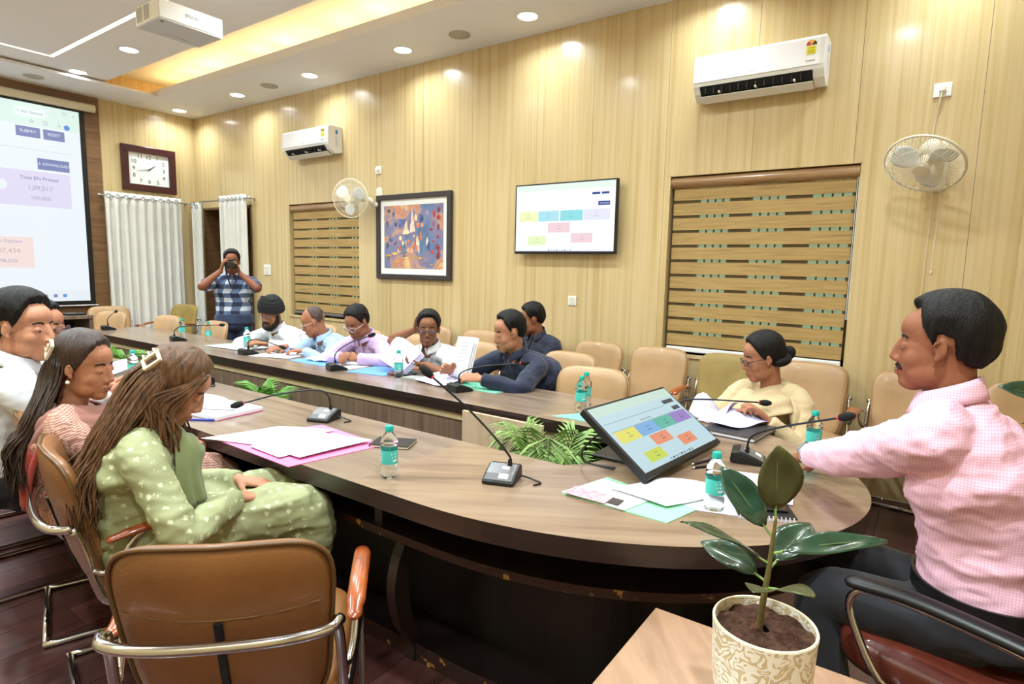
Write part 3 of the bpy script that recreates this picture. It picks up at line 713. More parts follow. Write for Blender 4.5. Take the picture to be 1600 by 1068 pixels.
while len(r.color_ramp.elements) < 6: r.color_ramp.elements.new(.5)
for e, (p_, c) in zip(r.color_ramp.elements, cols): e.position = p_; e.color = lin(c) + (1,)
nt.links.new(n1.outputs[0], r.inputs[0]); nt.links.new(r.outputs[0], b.inputs['Base Color']); b.inputs['Roughness'].default_value = .25
cvs = MB().bb(.115, PW - .115, -.024, -.02, .12, PH - .12).build('canvas', PM, pa)
def daub(poly, c, k):
    P = [(.115 + x * .88, -.0242 - k * .0006, .12 + y * .68) for x, y in poly]; n = len(P)
    MB().add(P + [(p[0], p[1] - .0006, p[2]) for p in P], [tuple(range(n)), tuple(range(n, 2 * n))[::-1]]).build('paint_patch', mat('paint_%d_%d_%d' % c, c, .35, var=.35, vscale=18), cvs)
rp = random.Random(21); pal = dict(blue=[(88, 106, 156), (70, 84, 128), (128, 140, 168)], peach=[(214, 150, 122), (226, 186, 150), (196, 120, 96), (232, 208, 176)], red=[(150, 66, 80), (186, 78, 84), (120, 56, 66)], ochre=[(214, 170, 100), (196, 140, 84), (110, 118, 120)])
for k in range(84):
    x, y = rp.uniform(.05, .95), rp.uniform(.05, .95)
    key = 'red' if x > .80 and y > .12 else 'ochre' if y < .26 else 'peach' if .25 < x < .75 and y < .62 + .3 * (1 - abs(x - .5) * 4) else 'blue'
    rx, ry = rp.uniform(.012, .04), rp.uniform(.02, .075)
    if key == 'ochre': rx, ry = ry * 1.3, rx * .7
    daub([(min(.99, max(.01, x + rx * math.cos(a) * rp.uniform(.6, 1.2))), min(.99, max(.01, y + ry * math.sin(a) * rp.uniform(.6, 1.2)))) for a in [2 * PI * q / 7 for q in range(7)]], rp.choice(pal[key]), 1 + k % 3)
daub([(.45, .56), (.475, .74), (.495, .96), (.515, .78), (.55, .58)], (226, 200, 186), 4); daub([(.33, .54), (.37, .68), (.395, .76), (.42, .66), (.45, .55)], (222, 196, 160), 4)
# clock
ck = thing('wall_clock', 'square white wall clock in a dark maroon frame on the screen wall', 'clock', (0, -1.02, 2.48))
CF = mat('clock_frame', (66, 24, 28), .3, coat=.3); CW, CH = .71, .61
for q in [(0, CW, 0, .09), (0, CW, CH - .09, CH)]: MB().bb(.002, .045, q[0], q[1], q[2], q[3]).build('frame_rail', CF, ck, bevel=.006)
for q in [(0, .09), (CW - .09, CW)]: MB().bb(.002, .045, q[0], q[1], .09, CH - .09).build('frame_stile', CF, ck, bevel=.006)
dial = MB().bb(.002, .012, .085, CW - .085, .085, CH - .085).build('dial', mat('clock_dial', (238, 240, 240), .4), ck)
fr = frame3((.0125, CW / 2, CH / 2), (0, 1, 0), (0, 0, 1)); CI = mat('clock_ink', (25, 25, 28), .5)
# text x axis along +y so that the dial reads correctly from the room
for i in range(1, 13):
    a = PI / 2 - i * PI / 6; sx = min(abs(1 / max(1e-6, abs(math.cos(a)))), abs(1 / max(1e-6, abs(math.sin(a))))); sx = min(sx, 1.18)
    text('numeral', str(i), .075, CI, dial, fr @ Matrix.Translation((.195 * math.cos(a) * sx, .165 * math.sin(a) * sx, .0006)))
for ang, L, wd in ((PI / 2 - 2 * PI * (1.73 / 12), .11, .013), (PI / 2 - 2 * PI * (43.5 / 60), .155, .009)):
    e = V((math.cos(ang), math.sin(ang), 0)); s_ = V((-e.y, e.x, 0)) * wd / 2
    m = MB().add([fr @ (q + V((0, 0, zz))) for zz in (.006, .008) for q in (-e * .02 - s_, e * L - s_ * .3, e * L + s_ * .3, -e * .02 + s_)], [(0, 1, 2, 3), (4, 7, 6, 5), (0, 4, 5, 1), (1, 5, 6, 2), (2, 6, 7, 3), (3, 7, 4, 0)]).build('hand', CI, ck)
text('maker_mark', '\u2302', .03, mat('clock_green', (60, 130, 110), .5), dial, fr @ Matrix.Translation((0, .08, .0006)))
# projection screen
ps = thing('projection_screen', 'large pull-down projection screen showing a white results page', 'screen', (.075, -1.44, .90))
SW, SH = 3.0, 2.47
MB().bb(-.02, .0, -SW, 0, 0.03, SH + .03).build('black_border', BLACK, ps)
MB().rings([[(.0 + .045 * math.cos(a), y, SH + .08 + .05 * math.sin(a)) for a in [2 * PI * i / 14 for i in range(14)]] for y in (-SW - .1, .12)]).build('casing', OFFW, ps, smooth=.7)
MB().rings([[(-.01 + .014 * math.cos(a), y, .015 + .016 * math.sin(a)) for a in [2 * PI * i / 10 for i in range(10)]] for y in (-SW - .02, .03)]).build('bottom_bar', STEEL, ps, smooth=.7)
PE = 1.0; fr = frame3((.001, -SW + .06, .08), (0, 1, 0), (0, 0, 1)); w_, h_ = SW - .12, SH - .08
# the page hangs level: x to the right runs along +y seen from the room
sc_, hb, nv, lv, pk, gt, bl_ = uimats('proj', PE, [(238, 246, 252), (222, 244, 236), (128, 138, 186), (226, 222, 246), (246, 226, 222), (170, 166, 196), (90, 150, 220)])  # the projector's light is put into the page colours as emission
uiq(ps, 'display', fr, 0, 0, w_, h_, 0, sc_)
uiq(ps, 'display_band', fr, 0, h_ - .26, w_, h_, 1, hb)
uiq(ps, 'tab', fr, w_ - .66, h_ - .155, w_ - .36, h_ - .06, 2, sc_); ut(ps, '+ Ask Gemini', fr, w_ - .51, h_ - .108, .045, emat('projink', (120, 150, 140), PE))
[ut(ps, q_, fr, w_ - .26 + .1 * i_, h_ - .06, .05, gt) for i_, q_ in enumerate('_\u25a1x')]; [ut(ps, q_, fr, w_ - .5 + .14 * i_, h_ - .21, .06, gt) for i_, q_ in enumerate('\u2606\u25cb\u2193')]
mcirc = MB().add([fr @ V((w_ - .14 + .032 * math.cos(2 * PI * i / 20), h_ - .22 + .032 * math.sin(2 * PI * i / 20), .003)) for i in range(20)], [tuple(range(20))]).build('avatar_dot', bl_, ps)
for a, b, s in ((.66, .42, 'SUBMIT'), (.39, .17, 'RESET')):
    uiq(ps, 'button', fr, w_ - a, h_ - .40, w_ - b, h_ - .28, 2, nv); ut(ps, s, fr, w_ - (a + b) / 2, h_ - .335, .05, sc_)
uiq(ps, 'rule', fr, 0, h_ - .545, w_ - .1, h_ - .54, 2, emat('projrule', (206, 214, 224), PE))
uiq(ps, 'button', fr, w_ - .47, h_ - .77, w_ - .14, h_ - .635, 2, nv); ut(ps, '\u2193 DOWNLOAD', fr, w_ - .305, h_ - .702, .045, sc_)
uiq(ps, 'tile', fr, w_ - 1.05, h_ - 1.22, w_ - .14, h_ - .80, 2, lv)
ut(ps, 'Total EPs Printed', fr, w_ - .46, h_ - .885, .055, emat('projlil', (120, 100, 170), PE)); ut(ps, '1,09,017', fr, w_ - .46, h_ - 1.0, .075, gt); ut(ps, '100.00%', fr, w_ - .46, h_ - 1.12, .062, gt)
MB().add([fr @ V((w_ - .84 + .06 * math.cos(2 * PI * i / 24), h_ - .99 + .06 * math.sin(2 * PI * i / 24), .0035)) for i in range(24)], [tuple(range(24))]).build('tile_icon', sc_, ps)
uiq(ps, 'tile', fr, w_ - 1.5, .42, w_ - .57, .79, 2, pk)
ut(ps, 'EPs Not Digitized', fr, w_ - .86, .735, .05, gt); ut(ps, '1,07,434', fr, w_ - .84, .62, .08, emat('projor', (206, 176, 176), PE)); ut(ps, '98.55%', fr, w_ - .82, .50, .06, gt)
uiq(ps, 'taskbar', fr, 0, 0, w_, .14, 1, emat('projtask', (232, 240, 246), PE))
for i in range(7): uiq(ps, 'taskbar_icon', fr, w_ - .9 + i * .1, .05, w_ - .86 + i * .1, .09, 2, [bl_, gt, nv][i % 3])
# projector
pj = thing('projector', 'white ceiling projector hanging from the raised ceiling panel', 'projector', (4.32, -2.295, 3.23))
MB().bb(-.18, .18, -.235, .235, .008, .14).build('body', mat('projector_white', (240, 240, 238), .35), pj, bevel=.008)
MB().bb(-.175, .175, -.23, .23, 0, .008).build('base_plate', mat('projector_grey', (198, 200, 204), .5), pj)
for r_ in range(9):
    for c in range(2): MB().box((-.11 + c * .11, -.2355, .03 + r_ * .0115), (.085, .003, .005)).build('vent_slot', mat('vent_grey', (150, 150, 150), .5), pj)
MB().lathe([(.001, -.002), (.012, -.002), (.012, 0), (.001, 0)], 14, (.13, -.19, 0)).build('sensor', BLACK, pj)
MB().bb(-.15, -.10, -.06, .10, -.004, 0).build('latch', mat('projector_grey', (198, 200, 204)), pj)
text('lettering', 'EPSON', .032, mat('logo_grey', (150, 152, 156), .5), pj, frame3((.1812, 0.0, .075), (0, 1, 0), (0, 0, 1)))
MB().tube([(-.02, -.12, .14), (-.02, -.12, RZ - 3.23)], .016, 12).build('ceiling_pole', WHITE, pj, smooth=.7)
MB().bb(-.08, .05, -.2, -.04, .14, .155).build('mount_plate', WHITE, pj)
# media cabinet and conference camera
cb = thing('media_cabinet', 'low walnut media cabinet in front of the projection screen', 'cabinet', (.62, -2.19, 0))
CBW = TOPX
MB().bb(-.28, .28, -.55, .42, .81, .85).build('top', CBW, cb, bevel=.003)
for y in (-.55, .38): MB().bb(-.26, .26, y, y + .04, 0, .81).build('side_panel', PANELX, cb)
MB().bb(-.26, -.24, -.51, .38, 0, .81).build('back_panel', DARK, cb); MB().bb(-.24, .24, -.51, .38, .42, .45).build('shelf', PANELX, cb); MB().bb(-.24, .24, -.51, .38, .06, .09).build('shelf', PANELX, cb)
pz = thing('conference_camera', 'small black pan-tilt camera on the media cabinet', 'camera', (.56, -2.12, .85))
MB().lathe([(.001, 0), (.065, 0), (.065, .02), (.045, .03), (.04, .05), (.001, .05)], 20).build('base', DGREY, pz, smooth=.6)
for s in (-1, 1): MB().bb(-.03, .03, .052 * s - .008, .052 * s + .008, .04, .13).build('yoke_arm', DGREY, pz, bevel=.004)
MB().ell((0, 0, .10), (.045, .045, .045)).build('head', BLACK, pz, smooth=True)
MB().lathe([(.001, .0), (.024, 0), (.024, -.03), (.001, -.03)], 16, (.055, 0, .10), Matrix.Rotation(PI / 2, 3, 'Y')).build('lens', mat('lens_glass', (12, 12, 16), .05, coat=1), pz, smooth=.6)
rc = tag(MB().bb(.70, .84, -2.02, -1.82, .85, .872).build('remote_box', BLACK, bevel=.004), 'flat black box on the media cabinet beside the camera', 'box')
# ================================================================== THINGS ON THE TABLE
def mic(label, base, rz, neck, ring=True):
    """base = (x,y) of the foot; rz = heading of its low front edge; neck = world points from the foot to the tip"""
    t = thing('desk_microphone', label, 'microphone', (base[0], base[1], TZ), rz, 'gooseneck desk microphones')
    prof = [(-.06, .0), (-.064, .012), (-.06, .045), (-.03, .05), (.03, .03), (.066, .014), (.068, .006), (.064, 0)]
    rr = []
    for x, s in [(-.058, .93), (-.052, 1), (.052, 1), (.058, .93)]: rr.append([(x, y * s, z * (.97 if s < 1 else 1)) for y, z in prof])
    MB().rings(rr).build('foot', BLACK, t, bevel=.003)
    MB().rings([[(x, y, z) for y, z in [(-.028, .0505), (.03, .0312), (.06, .0175), (.06, .0185), (.03, .0325), (-.028, .0518)]] for x in (-.05, .05)]).build('top_panel', GREYM, t)
    MB().rings([[(x, y, z) for y, z in [(.03, .0325), (.052, .0218), (.052, .0222), (.03, .033)]] for x in (-.032, .002)]).build('sticker', PAPER, t)
    MB().rings([[(x, y, z) for y, z in [(-.012, .0466), (.004, .0412), (.004, .0416), (-.012, .047)]] for x in (-.025, .003)]).build('button', mat('mic_button', (190, 190, 195), .4), t)
    M_ = (Matrix.Translation((base[0], base[1], TZ)) @ Matrix.Rotation(rz, 4, 'Z')).inverted()
    P = [M_ @ V(q) for q in neck]; C_ = crom(P, 7)
    MB().tube([P[0] - V((0, 0, .012)), P[0] + (C_[1] - C_[0]).normalized() * .03], [.011, .007], 10).build('neck_socket', BLACK, t, smooth=.8)
    MB().tube(C_, .0042, 8).build('gooseneck', BLACK, t, smooth=True)
    d_ = (C_[-1] - C_[-3]).normalized(); e = C_[-1]
    MB().tube([e - d_ * .004, e + d_ * .006], .0105, 12).build('status_ring', RED if ring else DGREY, t, smooth=.6)
    MB().tube([e + d_ * .006, e + d_ * .02, e + d_ * .035, e + d_ * .046], [.012, .0155, .0155, .011], 14, round_=True).build('foam_head', mat('mic_foam', (16, 16, 17), .9, bump=.4, bscale=700), t, smooth=True)
    MB().tube(crom([P[0] + V((-.045, .01, -.02)), P[0] + V((-.09, .0, -.035)), P[0] + V((-.12, .02, -.0365)), P[0] + V((-.10, .05, -.0365))], 4), .003, 6).build('cable', BLACK, t)
    return t
mic('desk microphone on the near table side by the lone water bottle, neck tilted up', (7.95, -3.035), face(.35, -1), [(7.963, -3.007, .80), (7.955, -3.01, .85), (7.83, -3.056, .985), (7.716, -3.154, 1.123)])
mic('desk microphone behind the pink folder with its neck bent toward the women', (6.775, -2.905), face(.35, -1), [(6.79, -2.875, .80), (6.775, -2.885, .88), (6.735, -2.93, .905), (6.63, -3.05, .89), (6.562, -3.197, .86)])
mic('desk microphone half hidden behind the woman in green', (5.51, -2.86), face(.1, -1), [(5.51, -2.83, .80), (5.50, -2.85, .87), (5.42, -2.93, .92), (5.35, -3.05, .93)])
mic('desk microphone in front of the man in lavender', (5.68, -1.965), face(.35, 1), [(5.66, -1.96, .80), (5.665, -1.955, .88), (5.76, -1.90, .96), (5.87, -1.83, 1.01)])
mic('desk microphone in front of the turbaned man', (4.54, -1.965), face(.1, 1), [(4.53, -1.955, .80), (4.54, -1.95, .87), (4.63, -1.90, .88), (4.79, -1.83, .835)], False)
mic('desk microphone in front of the empty seat left of the turbaned man', (3.29, -1.93), face(.2, 1), [(3.288, -1.964, .80), (3.30, -1.955, .87), (3.38, -1.90, .905), (3.66, -1.72, .925)])
mic('desk microphone at the far left end of the table', (1.86, -1.98), face(.2, 1), [(1.86, -1.98, .80), (1.85, -1.98, .87), (1.80, -1.92, .92), (1.72, -1.85, .94)], False)
mic('desk microphone in front of the man in navy shirt', (6.83, -1.95), face(.3, 1), [(6.805, -1.925, .80), (6.815, -1.92, .865), (6.92, -1.86, .91), (7.15, -1.755, .945)])
mic('desk microphone between the monitor and the woman in beige', (8.16, -1.79), face(.3, 1), [(8.131, -1.76, .80), (8.15, -1.745, .855), (8.25, -1.70, .872), (8.505, -1.64, .883)])
mic('desk microphone pointing at the man in pink', (8.60, -2.24), face(1, .2), [(8.60, -2.26, .80), (8.625, -2.30, .88), (8.74, -2.36, .95), (8.93, -2.43, 1.03)])
# bottles
def bottle(label, x, y):
    t = thing('water_bottle', label, 'bottle', (x, y, TZ), random.uniform(0, 6), 'small water bottles with teal caps')
    MB().lathe([(.004, .004), (.020, .0), (.028, .003), (.0315, .012), (.0315, .05), (.0295, .056), (.0295, .105), (.0318, .112), (.0315, .118), (.0295, .121), (.0315, .125), (.029, .14), (.020, .158), (.0135, .166), (.0125, .178), (.004, .178)], 24).build('bottle_body', WATER, t, smooth=.9)
    MB().lathe([(.0302, .056), (.0304, .058), (.0304, .103), (.0302, .105), (.0298, .105), (.0298, .056)], 28, cap=False).build('label_band', mat('bottle_label', (70, 186, 178), .4), t, smooth=.6)
    MB().lathe([(.001, .19), (.0125, .19), (.0145, .187), (.015, .172), (.0135, .17), (.0135, .176), (.001, .176)], 20).build('cap', TEAL, t, smooth=.6)
    for a0 in (0, 2.1, 4.2):
        pm = MB()
        for i, wd in enumerate((.5, .42, .3)):
            z = .090 - i * .012
            pm.add([(.0307 * math.cos(a0 + s * wd), .0307 * math.sin(a0 + s * wd), z + q) for s, q in ((-1, 0), (0, 0), (1, 0), (1, .006), (0, .006), (-1, .006))], [(0, 1, 4, 5), (1, 2, 3, 4)])
        pm.build('label_print', PAPER, t)
for x, y, lb in [(7.62, -3.27, 'water bottle standing alone on the near table side by the black notebook'), (6.24, -1.89, 'water bottle in front of the man in white polo'),
    (3.06, -1.78, 'water bottle on the empty table stretch in front of the photographer, left one'), (3.53, -1.76, 'water bottle on the empty table stretch in front of the photographer, right one'),
    (4.22, -1.78, 'water bottle in front of the turbaned man'), (7.66, -1.92, 'front water bottle of the pair left of the monitor'), (7.62, -1.79, 'rear water bottle of the pair left of the monitor'),
    (8.80, -1.98, 'water bottle beyond the wrist of the man in pink'), (8.64, -2.83, 'water bottle on the papers behind the rubber plant'), (5.06, -3.05, 'water bottle mostly hidden behind the women on the near side')]: bottle(lb, x, y)
# paper goods
def quadsheet(name, label, cat, c4, z, th, m, curl=0.0, group=None, sd=0):
    """sheet or thin slab from four table-plane corners (ccw); curl lifts it in a soft wave"""
    P = [V((x, y, 0)) for x, y in c4]; o = sum(P, V()) / 4
    def fn(u, v):
        q = P[0].lerp(P[1], u).lerp(P[3].lerp(P[2], u), v) - o
        return (q.x, q.y, th + curl * (abs(math.sin(u * 2.6 + sd)) * (.3 + v) + .4 * math.cos(v * 3 + sd) ** 2))
    t = MB().sheet(fn, 8 if curl else 1, 8 if curl else 1, th).build(name, m, loc=(o.x, o.y, z), smooth=bool(curl))
    return tag(t, label, cat, group)
def lines(parent, n, w_, x0, y0, dx, dy, z, m=INK):
    """printed lines as thin strips on a sheet, local coordinates"""
    d_ = V((dx, dy, 0)).normalized(); q = V((-d_.y, d_.x, 0)); mb = MB(); rnd = random.Random(n)
    for i in range(n):
        a = V((x0, y0, z)) - q * i * .012; L = w_ * rnd.uniform(.5, 1)
        mb.quad(a, a + d_ * L, a + d_ * L + q * .003, a + q * .003)
    return mb.build('print', m, parent)
GREY_T = mat('print_grey', (176, 178, 190), .8)
PINK = mat('pink_folder', (224, 120, 168), .6); GREEN = mat('green_folder', (140, 206, 160), .6); BLUE = mat('blue_folder', (96, 150, 206), .5)
quadsheet('pink_folder', 'pink card folder under papers on the near table side', 'folder', [(6.70, -3.41), (7.25, -3.43), (7.32, -3.02), (6.86, -2.98)], TZ, .003, PINK)
s = quadsheet('paper_sheet', 'white printed sheet on the pink folder nearest the woman in green', 'paper', [(6.66, -3.45), (6.93, -3.36), (7.00, -3.02), (6.74, -3.13)], TZ + .0045, .0012, PAPER, .004); lines(s, 5, .16, -.06, .07, 1, .3, .012, GREY_T)
s = quadsheet('paper_sheet', 'white sheet at the middle of the pink folder', 'paper', [(6.93, -3.39), (7.15, -3.40), (7.16, -3.08), (6.92, -3.08)], TZ + .0085, .0012, PAPER, .003, sd=1)
s = quadsheet('paper_sheet', 'white sheet on the pink folder nearest the water bottle', 'paper', [(7.04, -3.36), (7.22, -3.36), (7.26, -3.03), (7.05, -3.07)], TZ + .012, .0012, PAPER, .003, sd=2)
nb = thing('notebook', 'small black notebook behind the bottle on the near table side', 'notebook', (7.34, -2.985, TZ), .45)
MB().bb(-.085, .085, -.06, .06, 0, .003).bb(-.085, .085, -.06, .06, .011, .014).bb(-.085, -.082, -.06, .06, 0, .014).build('cover', BLACK, nb, bevel=.001); MB().bb(-.08, .083, -.057, .057, .003, .011).build('pages', OFFW, nb)
# thick white books by the woman in green
bk = thing('file_stack', 'open white file with stacked pages in front of the woman in green', 'file', (6.24, -3.14, TZ), .1)
MB().bb(-.17, .17, -.13, .13, 0, .022).build('file_body', PAPER, bk, bevel=.003); MB().bb(-.165, .165, -.125, .125, .0225, .0235).build('top_sheet', PAPER, bk); MB().bb(.16, .172, -.128, .128, .002, .006).build('pink_edge', PINK, bk)
lines(bk, 6, .2, -.12, .08, 1, 0, .0245, GREY_T)
sb = thing('spiral_roll', 'rolled white document lying on the open file', 'document', (6.27, -3.19, TZ + .024), .55)
MB().tube([(-.12, 0, .014), (.12, 0, .014)], .014, 14).build('roll', PAPER, sb, smooth=.8); MB().tube([(-.125, 0, .014), (-.119, 0, .014)], .006, 8).build('core', DGREY, sb)
def pen(label, x, y, z, rz, m, L=.14):
    t = thing('pen', label, 'pen', (x, y, z), rz)
    MB().tube([(-L / 2, 0, .005), (L * .2, 0, .005)], .0048, 10).build('barrel', m, t, smooth=.8); MB().tube([(L * .2, 0, .005), (L / 2 - .012, 0, .005)], .0056, 10).build('cap', m, t, smooth=.8)
    MB().tube([(-L / 2, 0, .005), (-L / 2 - .014, 0, .005)], [.0045, .0008], 8).build('tip', STEEL, t); MB().bb(L * .22, L * .45, -.0015, .0015, .0105, .013).build('clip', STEEL, t)
pen('blue pen lying in front of the open white file', 6.36, -3.29, TZ, .55, mat('pen_blue', (36, 60, 170), .3))
pen('black pen beside the monitor foot', 8.50, -2.42, TZ, 1.0, BLACK); pen('second black pen near the monitor with a red band', 8.47, -2.37, TZ, 1.2, mat('pen_dark', (40, 36, 40), .3))
# sheets in front of the women, further left
quadsheet('paper_sheet', 'white sheet before the woman in rust brown', 'paper', [(5.78, -3.32), (6.02, -3.30), (6.04, -2.98), (5.80, -2.98)], TZ, .002, PAPER, .006)
quadsheet('paper_sheet', 'lilac curled sheet before the man at the left edge', 'paper', [(5.30, -3.28), (5.52, -3.26), (5.50, -2.96), (5.28, -2.98)], TZ, .002, LILAC, .02, sd=2)
quadsheet('paper_sheet', 'white sheet standing up far left on the near table side', 'paper', [(4.62, -3.16), (4.84, -3.14), (4.80, -2.86), (4.60, -2.88)], TZ, .002, PAPER, .05, sd=1)
# far side
quadsheet('green_folder', 'pale green folder under a white sheet before the turbaned man', 'folder', [(3.80, -1.90), (4.20, -1.88), (4.20, -1.62), (3.80, -1.64)], TZ, .002, GREEN)
quadsheet('paper_sheet', 'white sheet before the turbaned man, left one', 'paper', [(3.82, -1.96), (4.34, -1.91), (4.36, -1.66), (3.94, -1.68)], TZ + .003, .002, PAPER, .004)
quadsheet('paper_sheet', 'white sheets before the balding man in blue', 'paper', [(4.66, -2.03), (5.02, -1.90), (4.92, -1.62), (4.56, -1.70)], TZ + .001, .003, PAPER, .004)
nb = thing('notebook', 'closed black diary between the turbaned man and his microphone', 'notebook', (4.62, -1.72, TZ + .009), .2)
MB().bb(-.1, .1, -.07, .07, 0, .004).bb(-.1, .1, -.07, .07, .016, .02).bb(-.1, -.096, -.07, .07, 0, .02).build('cover', BLACK, nb, bevel=.001); MB().bb(-.095, .097, -.066, .066, .004, .016).build('pages', OFFW, nb)
quadsheet('blue_folder', 'blue folder under an open notebook before the man in lavender', 'folder', [(5.06, -1.94), (5.50, -1.94), (5.50, -1.68), (5.10, -1.66)], TZ, .003, BLUE)
ob = thing('open_notebook', 'small open notebook on the blue folder', 'notebook', (5.26, -1.78, TZ + .0035), .2)
for s_ in (-1, 1): MB().sheet(lambda u, v: (s_ * u * .1, (v - .5) * .15, .004 + .014 * math.sin(u * 2.2)), 6, 2, .003).build('page', PAPER, ob, smooth=True)
quadsheet('paper_sheet', 'white note under the hands of the man in lavender', 'paper', [(5.48, -1.90), (5.74, -1.90), (5.74, -1.66), (5.48, -1.66)], TZ + .0005, .002, PAPER)
quadsheet('blue_folder', 'bright blue folder between the lavender and white-polo men', 'folder', [(5.80, -1.98), (6.12, -1.92), (6.14, -1.64), (5.78, -1.66)], TZ, .004, BLUE)
ph = thing('wallet_case', 'dark case with patterned edge on the table by the bottle', 'case', (6.18, -1.80, TZ), .3)
MB().bb(-.09, .09, -.05, .05, 0, .014).build('case_body', BLACK, ph, bevel=.004); MB().bb(-.09, -.05, -.051, .051, .002, .0145).build('patterned_end', mat('pattern_red', (120, 60, 60), .5, var=.6, vscale=80), ph)
quadsheet('grey_book', 'grey closed book beside the bottle on the far side', 'book', [(6.29, -1.92), (6.44, -1.90), (6.44, -1.80), (6.30, -1.82)], TZ, .016, mat('book_grey', (150, 152, 150), .6))
quadsheet('green_folder', 'mint green folder under the elbow of the man in navy shirt', 'folder', [(6.46, -1.875), (7.04, -1.87), (7.12, -1.64), (6.56, -1.62)], TZ, .003, mat('mint_folder', (120, 206, 176), .6))
quadsheet('paper_sheet', 'curled lilac sheets before the man in navy shirt', 'paper', [(6.42, -1.92), (6.68, -1.95), (6.74, -1.72), (6.46, -1.66)], TZ + .004, .002, LILAC, .03, sd=1.2)
quadsheet('green_folder', 'mint green sheet left of the monitor near two bottles', 'folder', [(7.60, -2.12), (7.86, -2.10), (7.88, -1.94), (7.70, -1.96)], TZ, .002, mat('mint_folder', (120, 206, 176)))
# held papers
def held(label, c, ux, uy, w_, h_, m, bend, nl=6):
    c, ux, uy = V(c), V(ux).normalized(), V(uy).normalized(); n = ux.cross(uy).normalized(); t = thing('held_papers', label, 'paper', c)
    for k in range(3):
        o = MB().sheet(lambda u, v: ux * (u - .5 + .02 * k) * w_ + uy * (v - .5) * h_ + n * (bend * (math.cos((u - .5) * 2.4) + .3 * v * v) - .004 * k - k * .02 * (u - .5)), 8, 6, .0012).build('sheet', m, t, smooth=True)
    mb = MB()
    for i in range(nl):
        v = .85 - i * .09; pts = [ux * (u - .5) * w_ + uy * (v - .5) * h_ + n * (bend * (math.cos((u - .5) * 2.4) + .3 * v * v) + .0015) for u in (.3, .5, .75)]
        mb.add(pts + [q + uy * .008 for q in pts], [(0, 1, 4, 3), (1, 2, 5, 4)])
    mb.build('print', GREY_T, t); return t
held('stack of lilac-white sheets held low by the man in white polo', (6.08, -1.72, .87), (.93, -.2, -.18), (.12, .7, .5), .32, .22, LILAC, .02, 0)
held('white printed sheets held up by the man in navy shirt', (6.68, -1.74, .93), (.9, -.35, .08), (.1, .25, 1), .21, .27, PAPER, .012)
# monitor of the man in pink
mo = thing('monitor', 'tilted desktop monitor with coloured dashboard tiles facing the man in pink', 'monitor', (8.30, -2.47, TZ))
BL, wv, uv = V((8.406, -2.804, .80)) - V((8.30, -2.47, TZ)), V((.110, .994, 0)).normalized(), V((-.81, .09, .575))
fr = frame3(BL, wv, uv); MW, MH = .634, .345
def mfr(x0, x1, y0, y1, z0, z1, name, m, bev=.004):
    b_ = MB().bb(x0, x1, y0, y1, z0, z1); b_.xf(fr); return b_.build(name, m, mo, bevel=bev)
mfr(0, MW, 0, MH, -.03, 0, 'housing', BLACK); mfr(.16, .47, .08, .27, -.06, -.03, 'rear_cover', BLACK)
ME = .92
mcol = uimats('mon', ME, [(196, 226, 236), (206, 232, 220), (232, 228, 110), (126, 180, 232), (96, 190, 172), (156, 132, 206), (236, 150, 120), (206, 222, 90), (60, 70, 84), (120, 140, 150)])
f2 = fr @ Matrix.Translation((.012, .022, .0006)); w_, h_ = MW - .024, MH - .034
uiq(mo, 'display', f2, 0, 0, w_, h_, 0, mcol[0]); uiq(mo, 'display_band', f2, 0, h_ - .045, w_, h_, 1, mcol[1])
uiq(mo, 'button', f2, w_ - .12, h_ - .078, w_ - .03, h_ - .058, 2, mcol[8]); uiq(mo, 'button', f2, w_ - .09, h_ - .118, w_ - .03, h_ - .098, 2, mcol[8])
uiq(mo, 'rule', f2, .01, h_ - .085, w_ - .13, h_ - .083, 2, mcol[9]); uiq(mo, 'rule', f2, .01, h_ - .125, w_ - .10, h_ - .123, 2, mcol[9])
for a, b, c in ((.02, .165, 2), (.165, .31, 3), (.31, .45, 4), (.45, .59, 5)): uiq(mo, 'tile', f2, a, .13, b, .185, 2, mcol[c])
uiq(mo, 'tile', f2, .20, .075, .335, .125, 2, mcol[6]); uiq(mo, 'tile', f2, .36, .032, .48, .08, 2, mcol[6]); uiq(mo, 'tile', f2, .08, .022, .205, .07, 2, mcol[7])
for x, y in ((.10, .157), (.245, .157), (.385, .157), (.525, .157), (.275, .10), (.425, .056), (.15, .046)):
    ut(mo, 'Total', f2, x, y + .008, .009, mcol[8]); ut(mo, '1,09,017', f2, x, y - .008, .009, mcol[8])
ut(mo, 'Summary of Printing', f2, .28, .20, .01, mcol[8])
for i in range(9): uiq(mo, 'taskbar_icon', f2, .2 + i * .022, .003, .212 + i * .022, .012, 2, mcol[[3, 8, 9][i % 3]])
MB().bb(-.20, .06, -.13, .13, 0, .014).xf(Matrix.Translation((-.02, 0, 0))).build('stand_base', BLACK, mo, bevel=.006)
MB().tube([(-.14, .02, .01), (-.13, .02, .05), (-.055, .0, .075)], [.03, .026, .03], 12, flat=.5).build('stand_arm', BLACK, mo, smooth=.8)
for k in range(2): MB().tube(crom([(-.06, -.05 - k * .05, .14), (-.16, -.13 - k * .03, .12), (-.22, -.2, .05), (-.20, -.21, .004), (-.08, -.2 - .02 * k, .004)], 6), .0035, 6).build('cable', BLACK, mo)
